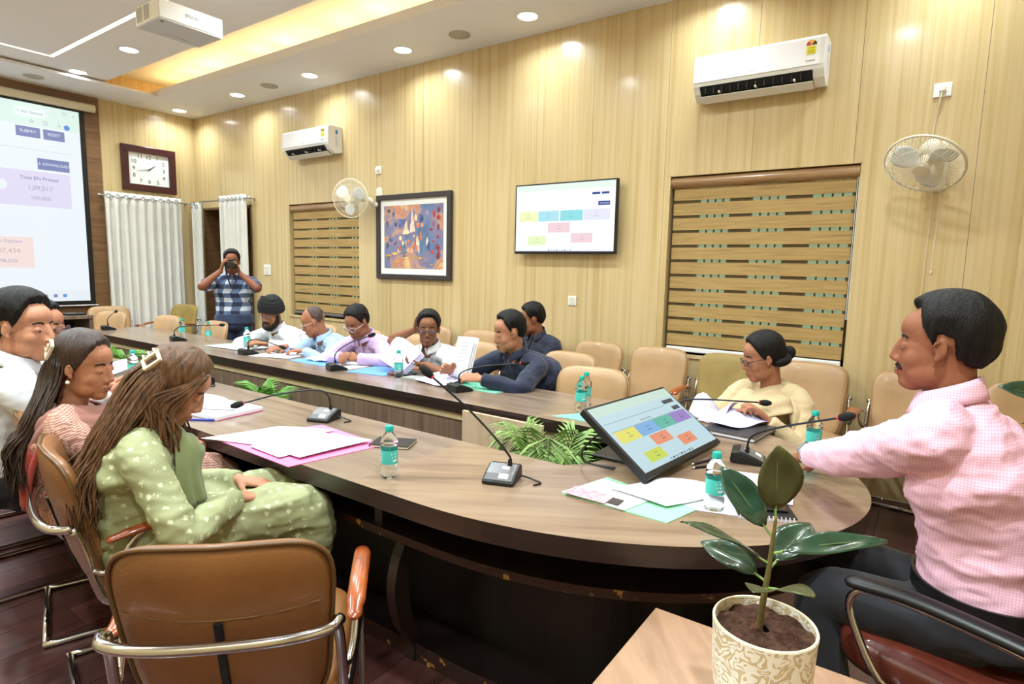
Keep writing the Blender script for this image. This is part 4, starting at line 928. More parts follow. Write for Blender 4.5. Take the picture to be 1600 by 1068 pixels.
# end of table, near side
quadsheet('green_folder', 'pale green card folder with papers at the rounded table end', 'folder', [(8.19, -3.02), (8.56, -3.03), (8.60, -2.87), (8.24, -2.78)], TZ, .003, GREEN)
s = quadsheet('paper_sheet', 'printed leaflet with a colour photograph on the green folder', 'paper', [(8.185, -3.015), (8.42, -3.03), (8.46, -2.87), (8.24, -2.80)], TZ + .0035, .0015, PAPER, .002)
for x, y, w_, h_, c in ((-.05, -.09, .15, .08, (190, 150, 160)), (-.03, -.085, .05, .06, (96, 110, 190)), (.03, -.09, .07, .05, (60, 50, 48))): MB().bb(x - w_ / 2, x + w_ / 2, y - h_ / 2 + .03, y + h_ / 2 + .03, .0062 + w_ * .002, .0068 + w_ * .002).build('print', mat('leaf_%d' % c[0], c, .5, var=.4, vscale=60), s)
quadsheet('paper_sheet', 'large white sheet curling up below the monitor', 'paper', [(8.30, -2.90), (8.52, -2.93), (8.66, -2.66), (8.42, -2.70)], TZ + .007, .0015, PAPER, .012, sd=.4)
quadsheet('paper_sheet', 'white sheet under the water bottle near the plant', 'paper', [(8.52, -2.90), (8.72, -2.84), (8.70, -2.58), (8.50, -2.62)], TZ + .001, .0015, PAPER)
s = quadsheet('paper_sheet', 'ruled white sheet under the wrist of the man in pink', 'paper', [(8.62, -2.70), (8.84, -2.64), (8.80, -2.36), (8.58, -2.42)], TZ + .003, .0015, PAPER); lines(s, 12, .14, -.05, .08, 1, .2, .0025, GREY_T)
dn = thing('diary', 'spiral diary with ruled pages at the table end beside the plant leaves', 'diary', (8.77, -2.75, TZ), .42)
MB().bb(-.085, .085, -.07, .07, .0, .010).build('pages', mat('diary_pages', (206, 200, 216), .6), dn); MB().bb(-.087, .087, -.072, .072, .010, .013).build('cover', BLACK, dn, bevel=.001)
for i in range(14): MB().tube([(-.08 + i * .012, -.072 + .006 * math.cos(a), .007 + .008 * math.sin(a)) for a in [2 * PI * k / 8 for k in range(8)]], .0012, 5, closed=True).build('spiral_ring', WHITE, dn)
pb = thing('mobile_phone', 'black mobile phone lying on the spiral diary', 'phone', (8.765, -2.745, TZ + .0135), .42)
MB().bb(-.075, .075, -.036, .036, 0, .009).build('phone_body', BLACK, pb, bevel=.004); MB().bb(-.07, .07, -.033, .033, .009, .0096).build('phone_screen', mat('phone_glass', (10, 10, 14), .08, coat=1), pb)
MB().bb(-.07, -.04, -.03, .0, .0096, .011).build('camera_bump', DGREY, pb, bevel=.001)
# closed laptop-like file and loose sheets before the woman in beige
lp = thing('file_box', 'dark grey hardback file before the woman in beige', 'file', (8.46, -1.80, TZ), -.1)
MB().bb(-.12, .12, -.15, .15, 0, .004).build('cover', DGREY, lp, bevel=.001); MB().bb(-.115, .115, -.145, .145, .004, .018).build('pages', PAPER, lp); MB().bb(-.12, .12, -.15, .15, .018, .022).build('cover', DGREY, lp, bevel=.001)
quadsheet('paper_sheet', 'curled lilac-white sheets on the grey file before the woman in beige', 'paper', [(8.26, -1.86), (8.46, -1.86), (8.56, -1.66), (8.34, -1.60)], TZ + .024, .002, LILAC, .03, sd=.7)
quadsheet('paper_sheet', 'crumpled lilac sheet between the monitor and the woman in beige', 'paper', [(8.18, -1.74), (8.36, -1.76), (8.40, -1.60), (8.20, -1.56)], TZ + .002, .002, LILAC, .09, sd=1.6)

# ================================================================== PLANTS
def leaf_mesh(L, W_, base, dirv, upv, droop, fold=.25, n=10):
    dirv = V(dirv).normalized(); side = dirv.cross(V(upv)).normalized(); up = side.cross(dirv).normalized(); base = V(base)
    def fn(u, v):
        w_ = W_ * math.sin(PI * min(1, u * .97 + .015)) ** .75 * (1 - .25 * (u - .5)); s = (v - .5) * 2
        return base + dirv * (L * u) + side * (w_ * s * .5) + up * (fold * w_ * .5 * abs(s) ** 1.3 - droop * u * u * L + .012 * L * math.sin(u * 9 + s * 2))
    return MB().sheet(fn, n, 6, .0015)
def rubber_plant(label, loc, stem, leaves, pot=True, potc=None):
    t = thing('potted_rubber_plant', label, 'plant', loc)
    if pot:
        POT, nt, b = newmat('maze_pot')
        tc = nt.nodes.new('ShaderNodeTexCoord'); n1 = nt.nodes.new('ShaderNodeTexNoise'); n1.inputs['Scale'].default_value = 38; n1.inputs['Detail'].default_value = 0; n1.inputs['Distortion'].default_value = 1.2
        nt.links.new(tc.outputs['Object'], n1.inputs[0]); mu = nt.nodes.new('ShaderNodeMath'); mu.operation = 'MULTIPLY'; mu.inputs[1].default_value = 3.4; nt.links.new(n1.outputs[0], mu.inputs[0])
        pp = nt.nodes.new('ShaderNodeMath'); pp.operation = 'PINGPONG'; pp.inputs[1].default_value = .5; nt.links.new(mu.outputs[0], pp.inputs[0])
        r = nt.nodes.new('ShaderNodeValToRGB'); r.color_ramp.elements[0].position = .17; r.color_ramp.elements[0].color = lin((200, 182, 146)) + (1,); r.color_ramp.elements[1].position = .24; r.color_ramp.elements[1].color = lin((236, 232, 222)) + (1,)
        nt.links.new(pp.outputs[0], r.inputs[0]); nt.links.new(r.outputs[0], b.inputs['Base Color']); b.inputs['Roughness'].default_value = .4
        bp = nt.nodes.new('ShaderNodeBump'); bp.inputs['Strength'].default_value = .6; bp.inputs['Distance'].default_value = .003; nt.links.new(r.outputs[0], bp.inputs['Height']); nt.links.new(bp.outputs[0], b.inputs['Normal'])
        po = MB().lathe([(.001, 0), (.078, 0), (.084, .006), (.0935, .10), (.0975, .19), (.0985, .2), (.093, .2), (.089, .165), (.001, .165)], 48).build('pot', POT, t, smooth=.7)
        MB().lathe([(.0925, .2005), (.0935, .2035), (.0970, .2035), (.0982, .2005)], 48, cap=False).build('rim', mat('pot_rim', (226, 214, 186), .5, var=.1, vscale=20), po, smooth=.8)
        sm = MB(); rnd = random.Random(3); rr = []
        for k in range(10):
            r_ = .0915 * (1 - k / 10) + .0005; rr.append([(r_ * math.cos(a), r_ * math.sin(a), .184 + .014 * noise.noise((r_ * math.cos(a) * 40, r_ * math.sin(a) * 40, 1)) + .006 * (k / 10)) for a in [2 * PI * i / 40 for i in range(40)]])
        sm.rings(rr, False).build('soil', mat('potting_soil', (74, 46, 30), .95, var=.5, vscale=90, bump=.8, bscale=160), t, smooth=True)
    MB().tube(crom(stem, 6), [.0075 - .0045 * i / (6 * (len(stem) - 1)) for i in range(6 * (len(stem) - 1) + 1)], 10).build('stem', mat('rubber_stem', (104, 92, 50), .6, var=.3, vscale=60), t, smooth=True)
    for (b_, d_, u_, L, W_, dr, m) in leaves:
        q = V(b_); e = V(d_).normalized()
        lf = leaf_mesh(L, W_, q + e * .025, d_, u_, dr).build('leaf', m, t, smooth=True)
        MB().tube([q, q + e * .03], .0025, 6).build('petiole', PALM, lf)
        s_ = V(d_).normalized().cross(V(u_)).normalized(); up_ = s_.cross(e).normalized()
        MB().tube([q + e * (.025 + L * k / 8) + up_ * (-dr * (k / 8) ** 2 * L + .0012) for k in range(8)], .0012, 5).build('midrib', mat('leaf_rib', (92, 112, 62), .4), lf)
    return t
R_, F_, U_ = cr, cf, V((0, 0, 1))
rubber_plant('rubber plant in a white maze-patterned pot on the side table', (8.935, -3.50, .6215), [(-.01, 0, .17), (-.006, .0, .24), (0, 0, .31), (.003, 0, .37), (.006, 0, .425)],
    [((.005, 0, .415), tuple(R_ * -.05 + U_ * 1 + F_ * .0), tuple(-F_ + R_ * .2), .125, .10, .0, LEAFU),
     ((.002, 0, .38), tuple(R_ * -.8 + U_ * 1.2 + F_ * .5), tuple(U_ * .6 - F_ * .8), .135, .07, .05, LEAFD),
     ((.0, 0, .325), tuple(R_ * -1 + U_ * .62 + F_ * -.15), tuple(U_), .185, .058, .10, LEAFD),
     ((.0, 0, .345), tuple(R_ * 1 + U_ * .16 + F_ * .1), tuple(U_ - F_ * .5), .23, .05, .15, LEAFD),
     ((.002, 0, .315), tuple(R_ * .75 + U_ * .42 + F_ * .6), tuple(U_ - F_ * .6 - R_ * .3), .15, .075, .12, LEAFD),
     ((.0, 0, .285), tuple(R_ * -.62 + U_ * .42 + F_ * .55), tuple(U_ - F_ * .5), .12, .07, .2, LEAFD),
     ((.0, 0, .275), tuple(R_ * .5 + U_ * .2 + F_ * -.8), tuple(U_ + F_ * .1), .075, .06, .05, LEAFU),
     ((.0, 0, .272), tuple(R_ * -.55 + U_ * .3 + F_ * -.75), tuple(U_ + F_ * .1), .085, .055, .05, LEAFU)])
sa = tag(MB().lathe([(.001, 0), (.05, 0), (.058, .006), (.066, .014), (.063, .0145), (.05, .008), (.001, .006)], 36).build('saucer', mat('white_china', (242, 242, 240), .15, coat=.5), loc=(8.86, -3.66, .6205), smooth=.8), 'white china saucer on the side table beside the plant pot', 'saucer')
# second rubber plant behind the man in pink on a stand
ps_ = thing('plant_stand', 'low plant stand behind the man in pink', 'stand', (9.60, -1.62, 0))
MB().lathe([(.001, .58), (.17, .58), (.17, .60), (.001, .60)], 32).build('stand_top', STW, ps_, smooth=.6)
for k in range(3): MB().tube([(.12 * math.cos(k * 2.1), .12 * math.sin(k * 2.1), .58), (.15 * math.cos(k * 2.1), .15 * math.sin(k * 2.1), 0)], .012, 8).build('leg', STW, ps_)
rubber_plant('second rubber plant behind the man in pink at the right edge', (9.62, -1.62, .6015), [(0, 0, .17), (0, 0, .3), (-.005, 0, .42), (-.01, 0, .5)],
    [((-.005, 0, .44), tuple(R_ * -1 + U_ * .35 + F_ * .3), tuple(U_ - F_), .20, .10, .1, LEAFD), ((0, 0, .40), tuple(R_ * -1 + U_ * .06 - F_ * .4), tuple(U_), .22, .07, .05, LEAFU),
     ((0, 0, .34), tuple(R_ * -1 + U_ * .12 - F_ * .1), tuple(U_), .16, .06, .0, LEAFD), ((0, 0, .48), tuple(R_ * .6 + U_ * .8), tuple(-F_), .16, .08, .1, LEAFD), ((0, 0, .36), tuple(R_ * 1 + U_ * .3 + F_ * .5), tuple(U_), .18, .07, .1, LEAFD)], True)
# palms in the well of the U
def palm(label, loc, n, h_, spread, m, seed, name='potted_palm'):
    t = thing(name, label, 'plant', loc); rnd = random.Random(seed)
    MB().lathe([(.001, 0), (.09, 0), (.12, .2), (.125, .22), (.115, .22), (.11, .19), (.001, .19)], 28).build('pot', mat('terracotta', (140, 78, 52), .7, var=.1), t, smooth=.7)
    MB().lathe([(.001, .2), (.111, .195)], 20).build('soil', mat('potting_soil', (74, 46, 30)), t)
    for i in range(n):
        a = 2 * PI * i / n + rnd.uniform(-.3, .3); sp = spread * rnd.uniform(.5, 1.05); hh = h_ * rnd.uniform(.75, 1.05); e = V((math.cos(a), math.sin(a), 0))
        C_ = crom([V((e.x * .02, e.y * .02, .19)), e * sp * .2 + V((0, 0, hh * .62)), e * sp * .6 + V((0, 0, hh * .98)), e * sp + V((0, 0, hh * .82))], 7)
        mb = MB(); mb.tube(C_, [.005 - .0035 * k / (len(C_) - 1) for k in range(len(C_))], 5)
        side = V((-e.y, e.x, 0))
        for k in range(6, len(C_)):
            T_ = (C_[min(k + 1, len(C_) - 1)] - C_[k - 1]).normalized()
            for s in (-1, 1):
                for half in (0, .5):
                    b_ = C_[k] if not half else (C_[k] + C_[k - 1]) / 2
                    L = .18 * math.sin(PI * min(1, (k - 5 + half) / (len(C_) - 4))) ** .5 + .03; d_ = (side * s * .8 + T_ * .7 + V((0, 0, .1))).normalized(); w_ = T_.cross(d_).normalized().cross(d_) * .0065
                    tip_ = b_ + d_ * L - V((0, 0, L * .35)); mid = b_ + d_ * L * .5 - V((0, 0, L * .04))
                    mb.add([b_, mid + w_, tip_, mid - w_, mid - V((0, 0, .002))], [(0, 1, 4), (0, 4, 3), (1, 2, 4), (4, 2, 3)])
        mb.build('frond', m, t)
    return t
palm('leafy areca palm in the well of the table beside the monitor', (7.80, -2.47, 0), 12, .78, .30, PALM, 4)
palm('low fern in the well of the table behind the second microphone', (5.62, -2.49, 0), 9, .72, .22, FERN, 9, 'potted_fern')
palm('low fern in the well of the table at its far left part', (3.38, -2.49, 0), 9, .72, .22, FERN, 12, 'potted_fern')
# ================================================================== PEOPLE
def voxel(mb, size, it=3, fac=.5):
    me = mb.mesh('tmp'); o = bpy.data.objects.new('tmp', me); COL.objects.link(o)
    r = o.modifiers.new('r', 'REMESH'); r.mode = 'VOXEL'; r.voxel_size = size; r.adaptivity = 0
    if it:
        s = o.modifiers.new('s', 'SMOOTH'); s.iterations = it; s.factor = fac
    dg = bpy.context.evaluated_depsgraph_get(); m2 = bpy.data.meshes.new_from_object(o.evaluated_get(dg))
    bpy.data.objects.remove(o); bpy.data.meshes.remove(me); return m2
def wrinkle(me, amp, sc, seed, aniso=(1, 1, 1)):
    n = len(me.vertices); import array
    co = array.array('f', [0]) * (n * 3); me.vertices.foreach_get('co', co); no = array.array('f', [0]) * (n * 3); me.vertices.foreach_get('normal', no)
    for i in range(n):
        x, y, z = co[3 * i], co[3 * i + 1], co[3 * i + 2]
        q = V((x * sc * aniso[0] + seed, y * sc * aniso[1], z * sc * aniso[2]))
        a = noise.noise(q); d_ = amp * (1 - 2 * abs(a) ** .7) * .8 + amp * .3 * noise.noise(q * 2.7)
        for k in range(3): co[3 * i + k] += no[3 * i + k] * d_
    me.vertices.foreach_set('co', co); me.update()
def skin_mat(key, col): return mat('skin_' + key, col, .55, var=.10, vscale=14, bump=.05, bscale=300, spec=.3)
HAIRM = mat('black_hair', (20, 17, 16), .5, var=.4, vscale=40, stretch=(3, 3, .4), bump=.5, bscale=110, spec=.25)
EYEW = mat('eye_white', (160, 150, 142), .3); IRIS = mat('iris_brown', (34, 20, 14), .15); LIP = mat('lip', (124, 74, 62), .45); 
HL = dict(short=[(0, 44), (30, 42), (50, 26), (64, -6), (74, -22), (80, -4), (100, -6), (108, -34), (140, -46), (180, -48)],
          high=[(0, 44), (30, 48), (50, 34), (64, 0), (74, -22), (80, -2), (100, -6), (108, -34), (140, -46), (180, -48)],
          bald=[(0, 96), (60, 96), (82, 40), (88, -8), (100, -8), (110, -30), (140, -20), (160, 0), (180, 4)],
          woman=[(0, 44), (30, 38), (50, 18), (66, -14), (76, -34), (96, -40), (110, -46), (180, -52)])
def hand(mb, wr, d_, n_, right, curl=.5, thumb=.6, spread=.0, sc=1.0):
    """palm plus five separate fingers; d_ wrist->knuckles, n_ out of the palm"""
    wr, d_ = V(wr), V(d_).normalized(); n_ = V(n_); n_ = (n_ - d_ * n_.dot(d_)).normalized(); t = d_.cross(n_) * (1 if right else -1)
    def P(a, b, c=0): return wr + (d_ * a + t * b + n_ * c) * sc
    def ringp(a, w_, th, b=0): return [P(a, b + w_ * math.cos(q), th * math.sin(q)) for q in [2 * PI * k / 12 for k in range(12)]]
    mb.rings([ringp(-.03, .024, .019), ringp(.0, .026, .018), ringp(.03, .036, .017, .003), ringp(.06, .041, .016, .001), ringp(.085, .040, .013), ringp(.094, .036, .009)])
    for off, L, ba, sp in ((.030, .070, .088, .10), (.0105, .078, .092, .03), (-.0095, .073, .090, -.04), (-.0285, .058, .082, -.12)):
        dd = (d_ + t * (sp + spread * sp * 3)).normalized(); p = P(ba - .02, off); path = [p]; rad = [.0088 * sc]; ang = curl * .35
        q = P(ba, off); path.append(q); rad.append(.0090 * sc); ax = dd.cross(n_).normalized()
        for f, r_ in ((.45, .0086), (.30, .0078), (.25, .0066)):
            e = Matrix.Rotation(ang, 3, ax) @ dd; q = q + e * L * f * sc; path.append(q); rad.append(r_ * sc); ang += curl * 1.0
        mb.tube(path, rad, 8, round_=True)
    e = (d_ * .62 + t * .75 + n_ * .25).normalized(); b0 = P(.012, .022, .004); b1 = b0 + e * .042 * sc; e2 = (d_ * (.9) + t * (.45 - thumb * .5) + n_ * (.2 + thumb * .5)).normalized()
    b2 = b1 + e2 * .032 * sc; e3 = (d_ * .95 + t * (.2 - thumb * .6) + n_ * (.2 + thumb * .4)).normalized(); b3 = b2 + e3 * .024 * sc
    mb.tube([b0, b1, b2, b3], [.015 * sc, .0115 * sc, .0095 * sc, .0078 * sc], 8, round_=True)
def elbow(S, W_, la, lb, pole):
    d_ = W_ - S; L = d_.length
    if L > (la + lb) * .995: W_ = S + d_ * ((la + lb) * .995 / L); d_ = W_ - S; L = d_.length
    a = (la * la - lb * lb + L * L) / (2 * L); h = math.sqrt(max(0, la * la - a * a)); u = d_.normalized(); p = V(pole); p = p - u * p.dot(u)
    p = p.normalized() if p.length > 1e-6 else u.orthogonal().normalized(); return S + u * a + p * h, W_
def hdir(deg): return V((math.cos(math.radians(deg)), math.sin(math.radians(deg)), 0))
def person(label, pel, yaw, head, hyaw, hpitch=10, hroll=0, sc=1.0, hs=1.05, skin='a', skinc=(147, 99, 72), female=False, girth=1.0, shoulder=1.0,
           rw=None, lw=None, rpole=(0, 0, -1), lpole=(0, 0, -1), rh=None, lh=None, curl=(.6, .6),
           top=None, topname='shirt', sleeve='long', collar=True, legs='seated', legm=None, hair='short', hairm=None, beard=None, mous=False, glasses=None, vox=.0065, cvox=.010,
           neckback=.03, seat=None, knees=None, wr_amp=.006, shoes=True, eyes_open=.5, twist=0, ears=True, lap=False, hair_t=1.0, lips=None, hairnoise=1.0):
    base = V((pel[0], pel[1], 0)); t = thing('person', label, 'person', base, 0)
    pel = V(pel) - base; Hc = V(head) - base; up = V((0, 0, 1))
    f = hdir(yaw); r = f.cross(up)                      # facing, right hand side
    cf_ = hdir(yaw + twist); crr = cf_.cross(up)
    # head frame
    hf0 = hdir(hyaw); hr = hf0.cross(up); hf = Matrix.Rotation(math.radians(-hpitch), 3, hr) @ hf0; hu = hr.cross(hf)
    if hroll: q = Matrix.Rotation(math.radians(hroll), 3, hf); hr = q @ hr; hu = q @ hu
    HM = Matrix((hr, hf, hu)).transposed(); hsc = hs * sc
    def Hh(x, y, z): return Hc + HM @ V((x, y, z)) * hsc
    N = Hc - hu * .122 * hsc - up * .022 * sc - cf_ * neckback
    wf = .90 if female else 1.0
    sp = crom([pel - up * .03, pel.lerp(N, .5) - cf_ * .03 * sc, N], 8)
    def torso(mb, inf, upto=99, start=0):
        tab_w = [(0, .168), (.2, .165), (.45, .158), (.68, .178), (.82, .176), (.9, .135), (.96, .078), (1.0, .060)]; tab_d = [(0, .125), (.2, .122), (.45, .115), (.68, .122), (.82, .105), (.9, .085), (.96, .066), (1, .058)]
        rr = []
        for i, c in enumerate(sp[:upto]):
            if i < start: continue
            u = i / (len(sp) - 1); T_ = (sp[min(i + 1, len(sp) - 1)] - sp[max(i - 1, 0)]).normalized(); rv = r.lerp(crr, u).normalized(); fv = T_.cross(rv).normalized() * -1
            gw = (girth if u < .75 else 1); w_ = interp(tab_w, u) * sc * wf * (gw * .6 + .4) * (shoulder if .6 < u < .93 else 1) + inf; d2 = interp(tab_d, u) * sc * gw + inf
            e = .82
            rr.append([c + rv * w_ * math.copysign(abs(math.cos(a)) ** e, math.cos(a)) + fv * d2 * math.copysign(abs(math.sin(a)) ** e, math.sin(a)) for a in [2 * PI * k / 24 for k in range(24)]])
        mb.rings(rr)
        if female:
            for s in (-1, 1): mb.ell(sp[int(len(sp) * .62)] + crr * s * .075 * sc + cf_ * (.085 + inf) * sc, (.06, .06, .06), n=12, m=8)
    sh = {}; arms = {}
    for s, W_, pole, nm in ((1, rw, rpole, 'r'), (-1, lw, lpole, 'l')):
        S = N - up * .062 * sc + crr * s * .168 * sc * wf * shoulder
        la, lb = .285 * sc, .255 * sc
        if W_ is None: W_ = S + V((0, 0, -.42)) * sc + cf_ * .2 + crr * s * .05
        else: W_ = V(W_) - base
        E_, W_ = elbow(S, W_, la, lb, pole); arms[nm] = (S, E_, W_)
    # --- body: one continuous mesh
    mb = MB()
    mb.tube([N - up * .06 * sc, N, lerp(N, Hh(0, -.02, -.07), .5), Hh(0, -.018, -.05), Hh(0, -.012, .01)], [.058 * sc, .057 * sc * wf, .055 * sc * wf, .056 * hsc * wf, .06 * hsc * wf], 16)
    torso(mb, -.02)
    I3 = HM
    def E(c, q, R_=None): mb.ell(Hh(*c), tuple(x * hsc for x in q), R_ if R_ is not None else I3, 16, 10)
    jw = .84 if female else .97
    E((0, -.012, .035), (.073, .093, .085)); E((0, .028, -.022), (.061, .062, .088)); E((0, .030, .046), (.058, .057, .050)); E((0, .044, -.02), (.044, .045, .06)); E((0, .056, -.089), (.030 * jw, .034, .026)); E((0, .040, -.06), (.045 * jw, .047, .048))
    for s in (-1, 1):
        E((s * .034, .020, -.062), (.028 * jw, .048, .038)); E((s * .033, .048, -.028), (.027, .029, .032)); E((s * .025, .069, .020), (.018, .010, .010))
        E((s * .031, .0725, .0045), (.0150, .0115, .0085));
        if not ears: continue
        E((s * .074, -.004, -.006), (.006, .014, .021), HM @ Matrix.Rotation(.3 * s, 3, 'Z')); mb.tube([Hh(s * (.078 + .006 * (math.cos(a) < 0)), -.005 - .0145 * math.cos(a) + .004, -.003 + .022 * math.sin(a)) for a in [-.9 + 3.9 * k / 12 for k in range(13)]], .0036 * hsc, 6); E((s * .074, .003, -.024), (.006, .008, .009))
    for s in (-1, 1): E((s * .012, .089, -.035), (.009, .011, .008))
    mb.tube([Hh(0, .084, .014), Hh(0, .096, -.012), Hh(0, .101, -.029), Hh(0, .090, -.038)], [.008 * hsc, .0088 * hsc, .0115 * hsc, .008 * hsc], 10, round_=True)
    E((0, .0885, -.060), (.023, .009, .006)); E((0, .087, -.070), (.020, .009, .0065))
    hands = {}
    for nm, hd, cl in (('r', rh, curl[0]), ('l', lh, curl[1])):
        S, E_, W_ = arms[nm]; fd = (W_ - E_).normalized()
        mb.tube(crom([S + (N - S) * .4, S, lerp(S, E_, .5), E_, lerp(E_, W_, .35), W_], 4), [a * sc * wf for a in [.05, .052, .053, .054, .054, .052, .049, .047, .045, .043, .042, .041, .040, .040, .041, .041, .040, .037, .033, .029, .026]], 12)
        d_, n_ = (hd if hd else (fd, -up)); d_ = V(d_) if hd else fd
        hand(mb, W_, d_, n_, nm == 'r', cl, sc=sc * (.93 if female else 1))
    me = voxel(mb, vox, 2, .4); me.materials.append(skin_mat(skin, skinc)); link('body', me, t, True)
    # --- face details
    fc = []
    for s in (-1, 1):
        c = Hh(s * .031, .0735, .0005); MB().ell(c, (.0115 * hsc, .0092 * hsc, .0065 * hsc * (.4 + eyes_open)), HM, 12, 8).build('eye', EYEW, t, smooth=True)
        MB().ell(Hh(s * .031, .0800, -.0005), (.0052 * hsc, .0035 * hsc, .0052 * hsc * (.35 + eyes_open)), HM, 10, 6).build('iris', IRIS, t, smooth=True)
        pth = [Hh(s * .012, .0785, .024), Hh(s * .028, .0770, .029), Hh(s * .047, .066, .025)]
        MB().tube(crom(pth, 4), [.003 * hsc, .0042 * hsc, .0045 * hsc, .0045 * hsc, .0042 * hsc, .004 * hsc, .0035 * hsc, .003 * hsc, .002 * hsc], 6, flat=.8).build('eyebrow', HAIRM, t, smooth=True)
    mo_ = MB(); mo_.ell(Hh(0, .0905, -.0602), (.0215 * hsc, .0085 * hsc, .0048 * hsc), HM, 14, 8).ell(Hh(0, .0892, -.0695), (.0185 * hsc, .0085 * hsc, .0055 * hsc), HM, 14, 8); mo_.build('lips', lips or LIP, t, smooth=True)
    hm = hairm or HAIRM
    # --- hair shell
    if hair and hair != 'turban':
        tab = HL[hair]; n, m = 112, 60; rr = []; sd = base.x * 3.1
        for j in range(m + 1):
            el = math.radians(-62 + (152 - .5) * j / m); row = []
            for i in range(n):
                az = 2 * PI * i / n; deg = abs((math.degrees(az) + 180) % 360 - 180); d_ = math.degrees(el) - interp(tab, deg) - 3 * noise.noise((math.cos(az) * 6, math.sin(az) * 6, sd))
                k = max(0, min(1, (d_ + 2) / 7)); k = k * k * (3 - 2 * k); fade = max(.22, min(1, (d_ + 4) / interp([(35, 12), (85, 34)], deg)))
                th = (.007 + .012 * max(0, math.sin(el)) + .006 * max(0, math.cos(el)) * max(0, min(1, (deg - 80) / 40))) * hair_t * fade; zr = .085 + (.034 * max(0, min(1, (deg - 75) / 30)) if el < 0 else 0); pc = max(.1, math.cos(el)); th += pc * .0035 * hairnoise * noise.noise((math.cos(az) * 16, math.sin(az) * 16, el * 3 + sd)) + pc * .0045 * hairnoise * noise.noise((math.cos(az) * 7 + 5, math.sin(az) * 7, el * 2 + sd))
                s_ = lerp(.86, 1.0, k); x = (.073 + th * k) * s_ * math.cos(el) * math.sin(az); y = (.093 + th * k) * s_ * math.cos(el) * math.cos(az); z = (zr + th * 1.1 * k) * s_ * math.sin(el)
                row.append(Hh(x, -.012 + y, .035 + z))
            rr.append(row)
        MB().rings(rr).build('hair', hm, t, smooth=True)
    if beard:
        bm_ = MB()
        for s in (-1, 1): bm_.tube(crom([Hh(s * .066, .012, -.02), Hh(s * .062, .03, -.065), Hh(s * .04, .068, -.098), Hh(0, .083, -.104)], 4), [.012 * hsc, .014 * hsc, .018 * hsc, .02 * hsc] + [.022 * hsc] * 9, 8, round_=True)
        bm_.ell(Hh(0, .062, -.108), (.040 * hsc, .034 * hsc, .03 * hsc), HM); bm_.tube(crom([Hh(-.03, .088, -.062), Hh(-.014, .100, -.049), Hh(0, .102, -.048), Hh(.014, .100, -.049), Hh(.03, .088, -.062)], 3), .007 * hsc, 8, round_=True)
        link('beard', voxel(bm_, .005, 2), t, True).data.materials.append(HAIRM)
    if mous: MB().tube(crom([Hh(-.027, .080, -.058), Hh(-.012, .0905, -.050), Hh(0, .092, -.049), Hh(.012, .0905, -.050), Hh(.027, .080, -.058)], 4), [.002 * hsc] + [.0042 * hsc] * 15 + [.002 * hsc], 8, flat=.9).build('moustache', HAIRM, t, smooth=True)
    if hair == 'turban':
        tm = mat('turban_cloth', (22, 22, 24), .85, bump=.4, bscale=60); tu = MB()
        tu.ell(Hh(0, -.018, .068), (.088 * hsc, .108 * hsc, .092 * hsc), HM)
        for k in range(9):
            z = .026 + k * .0145; tl = .30 * (1 if k % 2 else -1); rr_ = math.sqrt(max(.1, 1 - ((z - .045) / .122) ** 2))
            tu.tube([Hh(.092 * rr_ * math.cos(a), -.012 + .112 * rr_ * math.sin(a), z + .028 * (abs(math.cos(a)) - .55) * (1 if math.sin(a) > -.3 else .6) * -1 + .012 * math.sin(a) - .010 * tl * math.cos(a)) for a in [2 * PI * i / 36 for i in range(36)]], .0095 * hsc, 8, closed=True)
        me = voxel(tu, .0055, 1); me.materials.append(tm); link('turban', me, t, True)
    if glasses:
        g = MB()
        for s in (-1, 1):
            g.tube([Hh(s * .032 + .024 * math.cos(a) * (1 if abs(math.cos(a)) < .9 else 1), .098 - .006 * abs(math.cos(a)) * (math.cos(a) * s > 0), .001 + .0175 * math.sin(a)) for a in [2 * PI * i / 20 for i in range(20)]], .0017 * hsc, 6, closed=True)
            g.tube([Hh(s * .056, .092, .006), Hh(s * .074, .05, .007), Hh(s * .078, .0, .004)], .0018 * hsc, 6)
        g.tube([Hh(-.009, .099, .003), Hh(0, .1015, .006), Hh(.009, .099, .003)], .0016 * hsc, 6)
        go = g.build('glasses', glasses, t, smooth=True)
        for s in (-1, 1): MB().ell(Hh(s * .032, .0965, .001), (.0225 * hsc, .0012 * hsc, .0165 * hsc), HM, 16, 6).build('lens', mat('spectacle_lens', (225, 225, 245), .03, trans=.95, ior=1.05), go, smooth=True)
    # --- clothes
    mb = MB(); torso(mb, .012, 99, 0 if lap else 2)
    for nm in 'rl':
        S, E_, W_ = arms[nm]
        k = 1.0 if sleeve == 'long' else (.62 if sleeve == 'half' else .8)
        if sleeve == 'long':
            pts = [S + (N - S) * .55, S, lerp(S, E_, .5), E_, lerp(E_, W_, .5), lerp(E_, W_, .97)]; rd = [.06, .068, .064, .058, .051, .041]
        elif sleeve == 'rolled':
            pts = [S + (N - S) * .55, S, lerp(S, E_, .5), E_, lerp(E_, W_, .3), lerp(E_, W_, .42)]; rd = [.06, .068, .064, .058, .053, .052]
        else: pts = [S + (N - S) * .55, S, lerp(S, E_, .25), lerp(S, E_, .45), lerp(S, E_, .62), lerp(S, E_, .72)]; rd = [.06, .068, .068, .067, .068, .069]
        C_ = crom(pts, 4); R_ = [interp([(i / 5, q) for i, q in enumerate(rd)], j / (len(C_) - 1)) * sc * wf for j in range(len(C_))]
        mb.tube(C_, R_, 14)
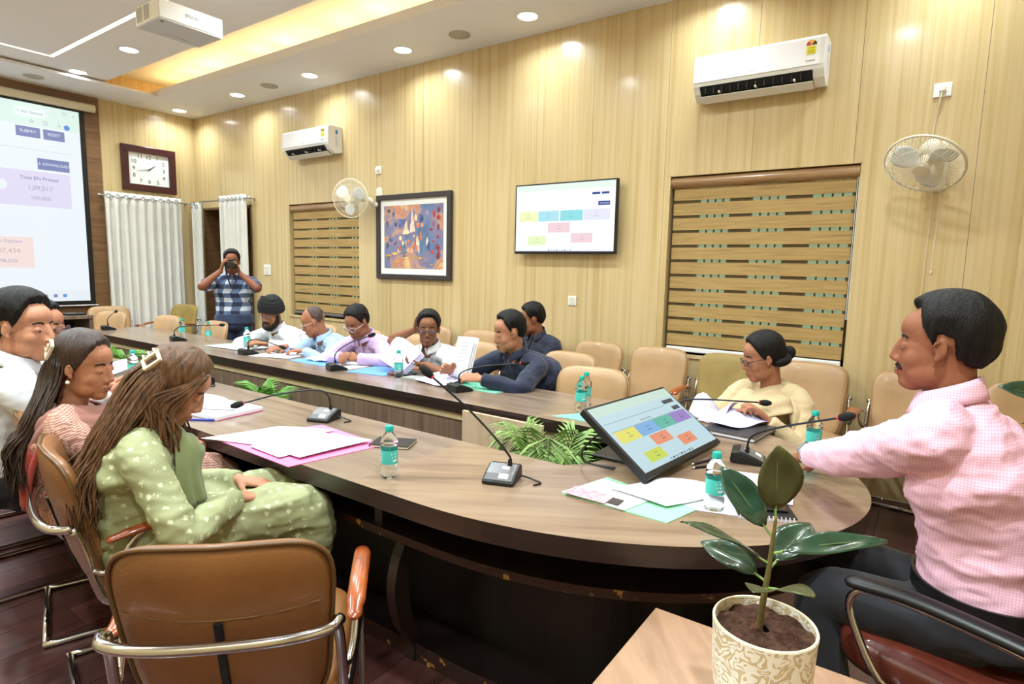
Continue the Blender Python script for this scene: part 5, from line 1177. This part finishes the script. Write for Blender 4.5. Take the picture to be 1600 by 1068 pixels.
    if lap:
        for s in (-1, 1):
            hp = pel + r * s * .075 * sc; kn = V(knees[0 if s > 0 else 1]) - base if knees else hp + f * .44
            mb.tube(crom([hp, lerp(hp, kn, .5) + up * .02, kn + up * .015, kn - up * .10 + f * .05, kn - up * .22 + f * .03], 4), [.11, .112, .112, .11, .105, .10, .098, .094, .09, .088, .085, .082, .078, .07, .062, .055, .05], 14)
        hp = pel; kk = (V(knees[0]) + V(knees[1])) / 2 - base; mb.tube([hp + up * .03, kk + up * .0], [.10, .07], 12)
    me = voxel(mb, cvox, 4, .5)
    if wr_amp: wrinkle(me, wr_amp, 8, base.x * 7, (.8, .8, 1.7)); wrinkle(me, wr_amp * .45, 19, base.x * 5, (.7, .7, 1.4))
    me.materials.append(top); so = link(topname, me, t, True)
    if collar:
        cm_ = MB()
        def cfn(u, v):
            a = lerp(.42, 2 * PI - .42, u) ; rad = lerp(.064, .083, v) * sc; h = lerp(.03 + .016 * (1 - abs(u - .5) * 2), -.012 - .018 * (abs(u - .5) * 2) ** 3, v) * sc
            c = N + up * .018 * sc + cf_ * .006; tilt = .030 * math.cos(a)
            return c + cf_ * math.cos(a) * (rad + .012 * (abs(u - .5) * 2) ** 4) + crr * math.sin(a) * rad * 1.02 + up * (h - tilt * .8)
        cm_.sheet(cfn, 28, 3, .004); cm_.build('collar', top, so, smooth=True)
        MB().tube([N + up * .012 + cf_ * .068 * sc, sp[int(len(sp) * .75)] + cf_ * (.137 * girth) * sc], .009, 6, flat=.3, up=cf_).build('placket', top, so)
    if legs:
        lm = legm or mat('dark_trousers', (34, 36, 44), .8, var=.1)
        mb = MB(); hipz = pel.z
        torso(mb, .022, 4); mb.ell(pel - up * .04 * sc, (.15 * sc * wf, .14 * sc * wf, .075 * sc), n=18, m=10)
        feet = []
        for s in (-1, 1):
            hp = pel + r * s * .085 * sc - up * .02
            if legs == 'seated':
                kn = (V(knees[0 if s > 0 else 1]) - base) if knees else hp + f * .40 * sc + r * s * .03; kn.z = max(kn.z, .42) if not knees else kn.z; an = V((kn.x, kn.y, .085)) - f * .06
            else: kn = V((hp.x + r.x * s * .02, hp.y + r.y * s * .02, .47 * sc)); an = V((kn.x, kn.y, .085)) - f * .03
            mb.tube(crom([hp, lerp(hp, kn, .5), kn, lerp(kn, an, .5), an], 4), [x * sc for x in [.092, .092, .09, .088, .085, .08, .075, .07, .068, .066, .066, .065, .063, .06, .057, .055, .054]], 14); feet.append(an)
        me = voxel(mb, .012, 4, .5); wrinkle(me, .005, 8, base.x * 3); me.materials.append(lm); link('trousers', me, t, True)
        if shoes:
            for an in feet: MB().tube(crom([an + V((0, 0, -.045)) - f * .05, an + V((0, 0, -.045)) + f * .03, an + V((0, 0, -.055)) + f * .13, an + V((0, 0, -.06)) + f * .19], 3), [.04, .042, .043, .044, .045, .044, .042, .038, .03, .024], 10, round_=True, flat=.85).build('shoe', mat('black_shoe', (22, 20, 20), .3), t, smooth=True)
    return dict(t=t, H=Hh, HM=HM, N=N, arms=arms, f=cf_, r=crr, up=up, sp=sp, top=so, hsc=hsc, base=base, hu=hu, hf=hf, hr=hr)
def check_mat(name, c0, c1, sc, w_=.2, c2=None, rot=(0, 0, 0)):
    """woven check: two sets of stripes in object space"""
    if name in MC: return MC[name]
    m, nt, b = newmat(name); tc = nt.nodes.new('ShaderNodeTexCoord'); mp = nt.nodes.new('ShaderNodeMapping'); mp.inputs['Rotation'].default_value = rot; nt.links.new(tc.outputs['Object'], mp.inputs[0]); sx = nt.nodes.new('ShaderNodeSeparateXYZ'); nt.links.new(mp.outputs[0], sx.inputs[0])
    fs = []
    for ax in ('X', 'Z'):
        mu = nt.nodes.new('ShaderNodeMath'); mu.operation = 'MULTIPLY'; mu.inputs[1].default_value = sc; nt.links.new(sx.outputs[ax], mu.inputs[0])
        fr_ = nt.nodes.new('ShaderNodeMath'); fr_.operation = 'FRACT'; nt.links.new(mu.outputs[0], fr_.inputs[0])
        lt = nt.nodes.new('ShaderNodeMath'); lt.operation = 'LESS_THAN'; lt.inputs[1].default_value = w_; nt.links.new(fr_.outputs[0], lt.inputs[0]); fs.append(lt)
    ad = nt.nodes.new('ShaderNodeMath'); ad.operation = 'ADD'; nt.links.new(fs[0].outputs[0], ad.inputs[0]); nt.links.new(fs[1].outputs[0], ad.inputs[1])
    hv = nt.nodes.new('ShaderNodeMath'); hv.operation = 'MULTIPLY'; hv.inputs[1].default_value = .5; nt.links.new(ad.outputs[0], hv.inputs[0])
    r = nt.nodes.new('ShaderNodeValToRGB'); r.color_ramp.interpolation = 'CONSTANT'
    r.color_ramp.elements[0].color = lin(c0) + (1,); r.color_ramp.elements[1].position = .3; r.color_ramp.elements[1].color = lin(c1) + (1,)
    e = r.color_ramp.elements.new(.8); e.color = lin(c2 or c1) + (1,)
    nt.links.new(hv.outputs[0], r.inputs[0]); nt.links.new(r.outputs[0], b.inputs['Base Color']); b.inputs['Roughness'].default_value = .75; MC[name] = m; return m
def motif_mat(name, c0, c1, sc, rad):
    if name in MC: return MC[name]
    m, nt, b = newmat(name); tc = nt.nodes.new('ShaderNodeTexCoord'); vo = nt.nodes.new('ShaderNodeTexVoronoi'); vo.inputs['Scale'].default_value = sc; vo.inputs['Randomness'].default_value = .35
    nt.links.new(tc.outputs['Object'], vo.inputs[0]); nz = nt.nodes.new('ShaderNodeTexNoise'); nz.inputs['Scale'].default_value = 140; nt.links.new(tc.outputs['Object'], nz.inputs[0])
    ad = nt.nodes.new('ShaderNodeMath'); ad.operation = 'MULTIPLY_ADD'; ad.inputs[1].default_value = .7; nt.links.new(nz.outputs[0], ad.inputs[0]); nt.links.new(vo.outputs['Distance'], ad.inputs[2])
    r = nt.nodes.new('ShaderNodeValToRGB'); r.color_ramp.elements[0].position = rad + .35; r.color_ramp.elements[0].color = lin(c1) + (1,); r.color_ramp.elements[1].position = rad + .40; r.color_ramp.elements[1].color = lin(c0) + (1,)
    nt.links.new(ad.outputs[0], r.inputs[0]); nt.links.new(r.outputs[0], b.inputs['Base Color']); b.inputs['Roughness'].default_value = .7; MC[name] = m; return m
cloth = lambda n, c, **k: mat('cloth_' + n, c, .78, var=.05, vscale=8, bump=.18, bscale=350, sheen=.15, **k)
WSHIRT = cloth('white', (212, 215, 220)); STEELG = mat('spectacle_metal', (70, 60, 56), .3, metal=.6); CLEARG = mat('spectacle_clear', (210, 200, 196), .2)
D = math.degrees
# far side, left to right -------------------------------------------------------------
person('man in black turban, beard and glasses wearing a white shirt, seated at the far side', (4.14, -1.16, .52), -90, (4.17, -1.50, 1.055), -72, 16, hs=1.10, skin='b', skinc=(153, 104, 75), top=WSHIRT, hair='turban', beard=True, glasses=STEELG,
    rw=(4.22, -1.74, .815), lw=(4.44, -1.72, .815), rpole=(-1, .1, -.2), lpole=(1, .2, -.3), rh=((.8, -.4, .2), (0, .3, -1)), lh=((-.5, -.7, .1), (0, 0, -1)), girth=1.15, shoulder=1.12, vox=.0075)
person('balding man in light blue shirt writing, looking down to the left', (4.84, -1.14, .52), -95, (4.82, -1.52, 1.02), -128, 24, hs=1.06, skin='c', skinc=(158, 105, 77), top=cloth('blue', (154, 182, 216)), hair='bald', hairm=mat('cropped_hair', (70, 52, 44), .6), glasses=CLEARG, hair_t=.35, mous=False,
    rw=(4.72, -1.74, .82), lw=(4.96, -1.72, .805), rpole=(-.8, .3, -.6), lpole=(.9, .3, -.4), rh=((-.3, -.8, -.1), (-.3, .2, -.9)), lh=((-.7, -.6, 0), (0, 0, -1)), girth=1.1, vox=.0075)
person('man in lavender shirt with clasped hands leaning over the table', (5.45, -1.12, .52), -88, (5.43, -1.56, 1.06), -82, 30, hs=1.08, skin='d', skinc=(146, 97, 70), top=cloth('lavender', (194, 166, 206)), glasses=CLEARG,
    rw=(5.50, -1.77, .815), lw=(5.64, -1.74, .815), rpole=(-1, .2, -.2), lpole=(1, .2, -.2), rh=((.7, -.6, 0), (.3, .6, -.4)), lh=((-.7, -.6, .1), (-.3, .5, -.5)), curl=(.9, .9), girth=1.12, shoulder=1.1, vox=.0075)
person('man in white polo shirt and glasses scratching his head', (6.12, -1.10, .52), -82, (6.11, -1.46, 1.05), -52, 4, hs=1.06, skin='e', skinc=(132, 87, 62), top=cloth('polo', (214, 215, 214)), sleeve='half', glasses=STEELG, hair='short',
    rw=(5.90, -1.38, 1.03), lw=(6.26, -1.66, .83), rpole=(-.6, -.3, -.9), lpole=(1, .3, -.5), rh=((.35, -.05, .9), (.8, .1, -.3)), lh=((-.6, -.7, .1), (.4, .2, .8)), curl=(.5, .8), vox=.0075, hair_t=1.3)
person('man in navy shirt reading sheets he holds up', (7.00, -1.14, .52), -98, (6.87, -1.49, 1.09), -122, 14, hs=1.10, skin='f', skinc=(170, 119, 91), top=cloth('navy', (20, 28, 54)), hair='high',
    rw=(6.60, -1.74, .83), lw=(6.90, -1.83, .825), rpole=(-.7, .5, -.5), lpole=(1, .15, -.35), rh=((-.1, -.9, .3), (.7, 0, -.3)), lh=((-.85, -.4, .1), (-.2, .5, -.8)), curl=(.8, .9), girth=1.22, shoulder=1.15, vox=.0075)
person('man in dark navy T-shirt sitting at the wall behind', (6.40, -.52, .52), -95, (6.48, -.62, 1.10), -135, 14, hs=1.0, skin='g', skinc=(139, 90, 65), top=cloth('darktee', (28, 34, 52)), sleeve='half', collar=True, rw=(6.26, -.86, .56), lw=(6.56, -.86, .56), rpole=(-.5, 1, 0), lpole=(.6, 1, 0), vox=.008, hair_t=1.5)
# photographer
plaid = check_mat('plaid', (196, 206, 218), (86, 104, 138), 10.5, .5, (28, 36, 62))
ph = person('standing photographer in blue plaid shirt holding a camera to his face', (2.95, -1.16, .88), -34, (3.00, -1.20, 1.52), -31, 4, hs=1.04, skin='h', skinc=(130, 82, 59), top=plaid, sleeve='half', legs='standing', legm=cloth('denim', (44, 56, 84)),
    rw=(3.09, -1.37, 1.43), lw=(3.17, -1.22, 1.41), rpole=(-.4, -.75, -.8), lpole=(.4, .75, -.8), rh=((.25, .1, .9), (.35, .8, .1)), lh=((.05, -.25, .9), (-.1, -.6, .5)), curl=(.9, .9), girth=1.1, vox=.0075)
cmr = thing('photo_camera', 'black camera held up by the photographer', 'camera', (3.14, -1.285, 1.495), math.radians(-31) - PI / 2)
MB().bb(-.06, .06, -.03, .03, -.04, .035).bb(-.02, .02, -.025, .03, .035, .055).build('camera_body', BLACK, cmr, bevel=.006); MB().tube([(0, .03, -.003), (0, .085, -.003)], [.034, .031], 18).build('lens_barrel', DGREY, cmr, smooth=.6); MB().lathe([(.001, 0), (.027, 0), (.027, .002), (.001, .002)], 18, (0, .085, -.003), Matrix.Rotation(-PI / 2, 3, 'X')).build('lens_glass', mat('lens_glass', (12, 12, 16)), cmr)
MB().tube(crom([(-.062, 0, .01), (-.05, -.03, -.15), (.0, -.06, -.24), (.04, -.05, -.14), (.062, 0, .0)], 6), .009, 6, flat=.25).build('strap', BLACK, cmr)
# woman in beige
BEI = cloth('beige', (200, 178, 138))
wb_ = person('woman in beige with black bun and glasses reading at the far table end', (8.50, -1.20, .52), -104, (8.47, -1.47, 1.085), -150, 16, hs=1.04, female=True, skin='i', skinc=(165, 112, 85), top=BEI, topname='kameez', collar=False, hair='woman', glasses=mat('spectacle_tortoise', (70, 44, 36), .3), hair_t=.9, hairnoise=.4,
    rw=(8.38, -1.62, .80), lw=(8.55, -1.64, .80), rpole=(-.8, .3, -.6), lpole=(.8, .5, -.5), vox=.0065, legm=BEI, eyes_open=.35)
H_ = wb_['H']; bn = MB().ell(H_(0, -.125, -.005), (.034, .034, .036), n=18, m=12).build('hair_bun', HAIRM, wb_['t'], smooth=True)
MB().tube(crom([H_(-.065, -.05, -.03), H_(-.05, -.09, -.03), H_(0, -.115, -.015), H_(.05, -.09, -.03), H_(.065, -.05, -.03)], 4), .022, 10, round_=True).build('hair_roll', HAIRM, wb_['t'], smooth=True)
for s in (-1, 1): MB().tube([H_(s * .079, .004, -.046), H_(s * .08, .004, -.062)], .0028, 6, round_=True).build('earring', mat('gold', (212, 160, 60), .25, metal=1), wb_['t'], smooth=True)
def drape(p, m, pts_list, w_, nm='dupatta', thk=.006, folds=2.4):
    """cloth band along a path (local points with outward normals)"""
    P = crom([q for q, n in pts_list], 6); Nn = crom([n for q, n in pts_list], 6); n = len(P) - 1
    def fn(u, v):
        i = min(n, int(round(u * n))); T_ = (P[min(n, i + 1)] - P[max(0, i - 1)]).normalized(); nn = (Nn[i] - T_ * Nn[i].dot(T_)).normalized(); s = T_.cross(nn)
        return P[i] + s * (v - .5) * w_ + nn * (.006 * math.sin(v * folds * 2 * PI + u * 4) * (.6 + .4 * math.sin(u * 7)) - .35 * w_ * (v - .5) ** 2)
    return MB().sheet(fn, n, 24, thk).build(nm, m, p['t'], smooth=True)
def around(p, a, h, rx=.13, ry=.11, off=.02):
    """point on the torso: a degrees from front toward the right hand side, h metres below the neck base"""
    a = math.radians(a); d_ = p['f'] * math.cos(a) * (ry + off) + p['r'] * math.sin(a) * (rx + off); return (p['N'] + d_ - p['up'] * h, (p['f'] * math.cos(a) + p['r'] * math.sin(a) + p['up'] * (.9 if h < .1 else .05)).normalized())
drape(wb_, BEI, [around(wb_, -150, .34, .16, .13), around(wb_, -130, .16, .17, .13), around(wb_, -100, .045, .13, .09), around(wb_, -40, .05, .11, .09), around(wb_, 10, .09, .14, .13), around(wb_, 60, .08, .16, .12), around(wb_, 120, .05, .15, .10), around(wb_, 170, .20, .16, .13)], .17)
drape(wb_, BEI, [around(wb_, -95, .05, .14, .09), around(wb_, -80, .14, .19, .12), around(wb_, -70, .28, .20, .14), around(wb_, -60, .42, .19, .15)], .17)
# near side -------------------------------------------------------------------------
LONGM = mat('brown_hair', (92, 62, 38), .36, var=.6, vscale=26, stretch=(4, 4, .3), bump=.4, bscale=150)
DARKB = mat('dark_brown_hair', (54, 38, 29), .36, var=.5, vscale=26, stretch=(4, 4, .3), bump=.4, bscale=150)
def long_hair(p, length, seed, m, n=90, cl=True, lean=(0, 0, 0)):
    rnd = random.Random(seed); H_ = p['H']; mb = MB()
    for i in range(n):
        u = i / (n - 1) * 2 - 1 + rnd.uniform(-.05, .05); a = u * 1.75; back = math.cos(a * .8); top_ = rnd.uniform(-.2, .9)
        s = H_(.080 * math.sin(a) * (1 - .25 * max(0, top_)), -.020 - .098 * max(.05, back) * (1 - .35 * max(0, top_)), .02 + .085 * max(0, top_))
        L = length * rnd.uniform(.78, 1.05); b_ = -p['f'] * (.075 + .06 * max(0, back)) + p['r'] * (.13 * math.sin(a)) ; lay = rnd.uniform(-.012, .012)
        q1 = H_(.088 * math.sin(a), -.012 - .112 * max(.0, back) + lay, -.05); nk = p['N'] - p['f'] * (.06 + .07 * max(0, back) + lay) + p['r'] * .115 * math.sin(a) - p['up'] * .03
        e = nk - p['up'] * (L - .12) + p['r'] * (.02 * math.sin(a) + rnd.uniform(-.03, .03)) - p['f'] * (.05 + rnd.uniform(-.02, .03)) + V(lean)
        mdl = nk.lerp(e, .5) - p['f'] * (.03 + rnd.uniform(-.01, .015)) + p['r'] * rnd.uniform(-.012, .012)
        wv = V((rnd.uniform(-1, 1), rnd.uniform(-1, 1), 0)) * .014; C_ = crom([s, q1 + wv * .3, nk + wv, mdl - wv, e + wv * 1.5], 4); w_ = rnd.uniform(.005, .0085)
        mb.tube(C_, [w_ * interp([(0, .5), (.15, 1), (.7, 1), (1, .12)], k / (len(C_) - 1)) for k in range(len(C_))], 5, flat=.6, up=-p['f'])
    return mb.build('long_hair', m, p['t'], smooth=True)
def side_locks(p, seed, m, n, side, length):
    rnd = random.Random(seed); H_ = p['H']; mb = MB()
    for i in range(n):
        a = rnd.uniform(-.012, .03); s = H_(side * .060, .045 + a * .5, .085 + rnd.uniform(-.02, .01)); q = H_(side * (.082 + rnd.uniform(0, .008)), .018 + a, .02); q2 = H_(side * (.084 + rnd.uniform(0, .008)), -.02 + a * 2.2, -.055)
        e = q2 - p['up'] * length * rnd.uniform(.5, 1) + p['r'] * rnd.uniform(-.02, .03) * side + p['f'] * rnd.uniform(-.07, .05)
        C_ = crom([s, q, q2, q2.lerp(e, .5) + p['f'] * rnd.uniform(-.02, .02), e], 4); w_ = rnd.uniform(.004, .008)
        mb.tube(C_, [w_ * interp([(0, .6), (.2, 1), (.7, .9), (1, .1)], k / (len(C_) - 1)) for k in range(len(C_))], 5, flat=.6, up=p['r'])
    return mb.build('side_locks', m, p['t'], smooth=True)
def claw_clip(p, d_, m, off=.008):
    """rectangular claw clip sitting on the hair; d_ = direction from the skull centre in head axes"""
    H_ = p['H']; t = p['t']; q = MB(); d_ = V(d_).normalized(); nn = (p['HM'] @ d_).normalized(); rr_ = 1 / math.sqrt((d_.x / .083) ** 2 + (d_.y / .108) ** 2 + (d_.z / .098) ** 2) + off; o = H_(d_.x * rr_, -.012 + d_.y * rr_, .035 + d_.z * rr_)
    up_ = (p['hu'] - nn * p['hu'].dot(nn)).normalized(); up_ = Matrix.Rotation(-.35, 3, nn) @ up_; X_ = up_.cross(nn).normalized(); R_ = Matrix((X_, up_, nn)).transposed()
    for a, b, w_, h in ((-.019, 0, .009, .062), (.019, 0, .009, .062), (0, .027, .046, .010), (0, -.027, .046, .010)): q.box(o + X_ * a + up_ * b, (w_, h, .010), R_)
    for k in range(3): q.tube([o - X_ * .018 + up_ * (-.02 + .02 * k), o - X_ * .036 + up_ * (-.02 + .02 * k) + nn * .004, o - X_ * .046 + up_ * (-.02 + .02 * k) - nn * .022], .0045, 6)
    return q.build('hair_clip', m, t, bevel=.002)
CLIPM = mat('beige_clip', (222, 204, 176), .3, coat=.4)
GRN = motif_mat('green_kameez', (146, 150, 108), (196, 198, 160), 30, .20)
pg = person('woman in sage green printed kameez with long brown hair, looking down', (6.98, -3.80, .54), 66, (7.06, -3.73, 1.085), 60, 36, hs=1.06, female=True, skin='j', skinc=(179, 127, 98), top=GRN, topname='kameez', collar=False, hair='woman', hairm=LONGM, girth=1.12, shoulder=1.08,
    rw=(7.24, -3.62, .70), lw=(7.08, -3.52, .70), rpole=(.7, -.8, -.5), lpole=(-1, -.3, -.3), rh=((-.1, .9, -.2), (-.1, 0, -1)), lh=((.8, .5, -.1), (0, 0, -1)), vox=.0055, cvox=.008, lap=True, knees=[(7.30, -3.42, .60), (7.10, -3.36, .60)], wr_amp=.009, ears=False, eyes_open=.2, hair_t=1.1, hairnoise=.6, legm=GRN)
long_hair(pg, .40, 5, LONGM, 260); side_locks(pg, 3, LONGM, 46, 1, .22); side_locks(pg, 4, LONGM, 30, -1, .2); claw_clip(pg, (.62, -.78, .12), CLIPM, .02)
drape(pg, cloth('green_dupatta', (112, 122, 76)), [around(pg, -60, .30, .16, .16), around(pg, -50, .12, .15, .15), around(pg, -20, .06, .12, .13), around(pg, 25, .07, .12, .14), around(pg, 40, .16, .15, .16), around(pg, 45, .26, .16, .19)], .12)
RUST = check_mat('rust_weave', (150, 96, 84), (196, 160, 140), 95, .35, (126, 76, 66), (0, .8, .5))
pr = person('woman in rust-brown kameez with pearl earring and clipped dark hair', (6.42, -3.80, .54), 62, (6.50, -3.80, 1.10), 36, 10, hs=1.06, female=True, skin='k', skinc=(170, 115, 86), top=RUST, topname='kameez', collar=False, hair='woman', hairm=DARKB, girth=1.1, shoulder=1.05,
    rw=(6.62, -3.52, .72), lw=(6.42, -3.46, .72), rpole=(.7, -.8, -.5), lpole=(-1, -.3, -.3), vox=.0055, cvox=.008, lap=True, knees=[(6.66, -3.40, .58), (6.46, -3.36, .58)], eyes_open=.3, hairnoise=.6, legm=RUST)
long_hair(pr, .38, 8, DARKB, 240); claw_clip(pr, (.70, -.70, .22), CLIPM, .008)
MB().ell(pr['H'](.086, .004, -.042), (.007, .007, .007), n=12, m=8).build('earring', mat('pearl', (240, 232, 222), .15, coat=.8), pr['t'], smooth=True)
drape(pr, cloth('red_dupatta', (166, 66, 54)), [around(pr, 150, .36, .17, .15), around(pr, 140, .18, .17, .14), around(pr, 115, .05, .14, .10), around(pr, 60, .03, .11, .10), around(pr, 30, .12, .13, .14), around(pr, 25, .3, .14, .17)], .08)
drape(pr, cloth('rust_scarf', (140, 92, 80)), [around(pr, -140, .1, .15, .13), around(pr, -100, .03, .12, .10), around(pr, -30, .045, .11, .12), around(pr, 40, .03, .12, .12), around(pr, 110, .02, .14, .11), around(pr, 150, .14, .16, .14)], .10)
person('man in white shirt in profile at the left edge, hand to his chin', (5.90, -3.90, .54), 75, (6.00, -3.84, 1.215), 34, 4, hs=1.12, sc=1.06, skin='l', skinc=(180, 127, 100), top=WSHIRT, hair='short', hair_t=1.5, rw=(6.14, -3.56, .82), lw=(6.08, -3.70, 1.02), rpole=(.6, -.6, -.7), lpole=(-.3, .5, -1), lh=((.2, -.3, .7), (.3, -.8, .2)), curl=(.5, 1.0), vox=.006)
person('man in glasses half hidden behind the man in white at the left edge', (5.30, -3.74, .54), 80, (5.46, -3.62, 1.165), 40, 6, hs=1.06, skin='m', skinc=(165, 112, 85), top=cloth('sand', (214, 206, 196)), glasses=STEELG, rw=(5.72, -3.42, .84), lw=(5.55, -3.36, .84), vox=.007)
# man in pink at the head of the table ----------------------------------------------------
PINKS = check_mat('pink_check', (232, 192, 206), (226, 170, 192), 150, .3, (218, 156, 182))
BTR = cloth('charcoal', (30, 31, 36))
pp_ = person('man in pink checked shirt and black trousers at the head of the table', (9.36, -2.70, .60), 168, (9.185, -2.71, 1.325), 176, 3, hs=1.05, sc=1.04, skin='n', skinc=(138, 86, 62), top=PINKS, hair='high', mous=True, hair_t=1.25, hairnoise=.7, girth=1.12, shoulder=1.08, legm=BTR,
    lw=(8.84, -2.46, .885), rw=(8.86, -2.22, .83), lpole=(.05, -.9, -.6), rpole=(.3, .8, -.5), lh=((-.75, .5, -.5), (.2, -.2, -.95)), rh=((-.9, -.2, -.2), (0, -.1, -1)), vox=.0055, cvox=.0075, knees=[(8.92, -2.50, .56), (8.96, -2.78, .56)], wr_amp=.010)
S, E_, W_ = pp_['arms']['l']; dW = (W_ - E_).normalized()
wt = thing('wristwatch', 'steel wristwatch on the left wrist of the man in pink', 'watch', W_ + pp_['base'])
q1 = dW.to_track_quat('Z', 'Y').to_matrix()
MB().tube([q1 @ V((.034 * math.cos(a), .030 * math.sin(a), .012)) for a in [2 * PI * k / 24 for k in range(24)]], .008, 8, closed=True, flat=.5).build('bracelet', STEEL, wt, smooth=True)
nu = (V((-.3, -.65, .75)) - dW * V((-.3, -.65, .75)).dot(dW)).normalized(); q2 = nu.to_track_quat('Z', 'Y').to_matrix()
MB().lathe([(.001, 0), (.019, 0), (.021, .003), (.021, .009), (.018, .011), (.001, .011)], 24, dW * .012 + nu * .030, q2).build('case', STEEL, wt, smooth=.6); MB().lathe([(.001, .0112), (.017, .0112), (.017, .0118), (.001, .0118)], 20, dW * .012 + nu * .030, q2).build('dial', mat('watch_dial', (120, 124, 130), .2), wt)
cu1 = MB().tube([W_ - dW * .055, W_ - dW * .008], [.046, .043], 18).build('cuff', PINKS, pp_['top'], smooth=.8)
b0 = pp_['sp'][3]; f_, r_ = hdir(168), hdir(168).cross(V((0, 0, 1)))
bt = MB(); rr = []
for k in range(36):
    a = 2 * PI * k / 36; c = b0 + r_ * .214 * math.cos(a) + f_ * .173 * math.sin(a); n_ = (r_ * math.cos(a) + f_ * math.sin(a)); rr.append([c + n_ * .004 + V((0, 0, .02)), c - n_ * .004 + V((0, 0, .02)), c - n_ * .004 - V((0, 0, .02)), c + n_ * .004 - V((0, 0, .02))])
bt.rings(rr, closed=True).build('belt', mat('belt_black', (20, 19, 20), .35, bump=.1, bscale=200), pp_['t'], smooth=.5)
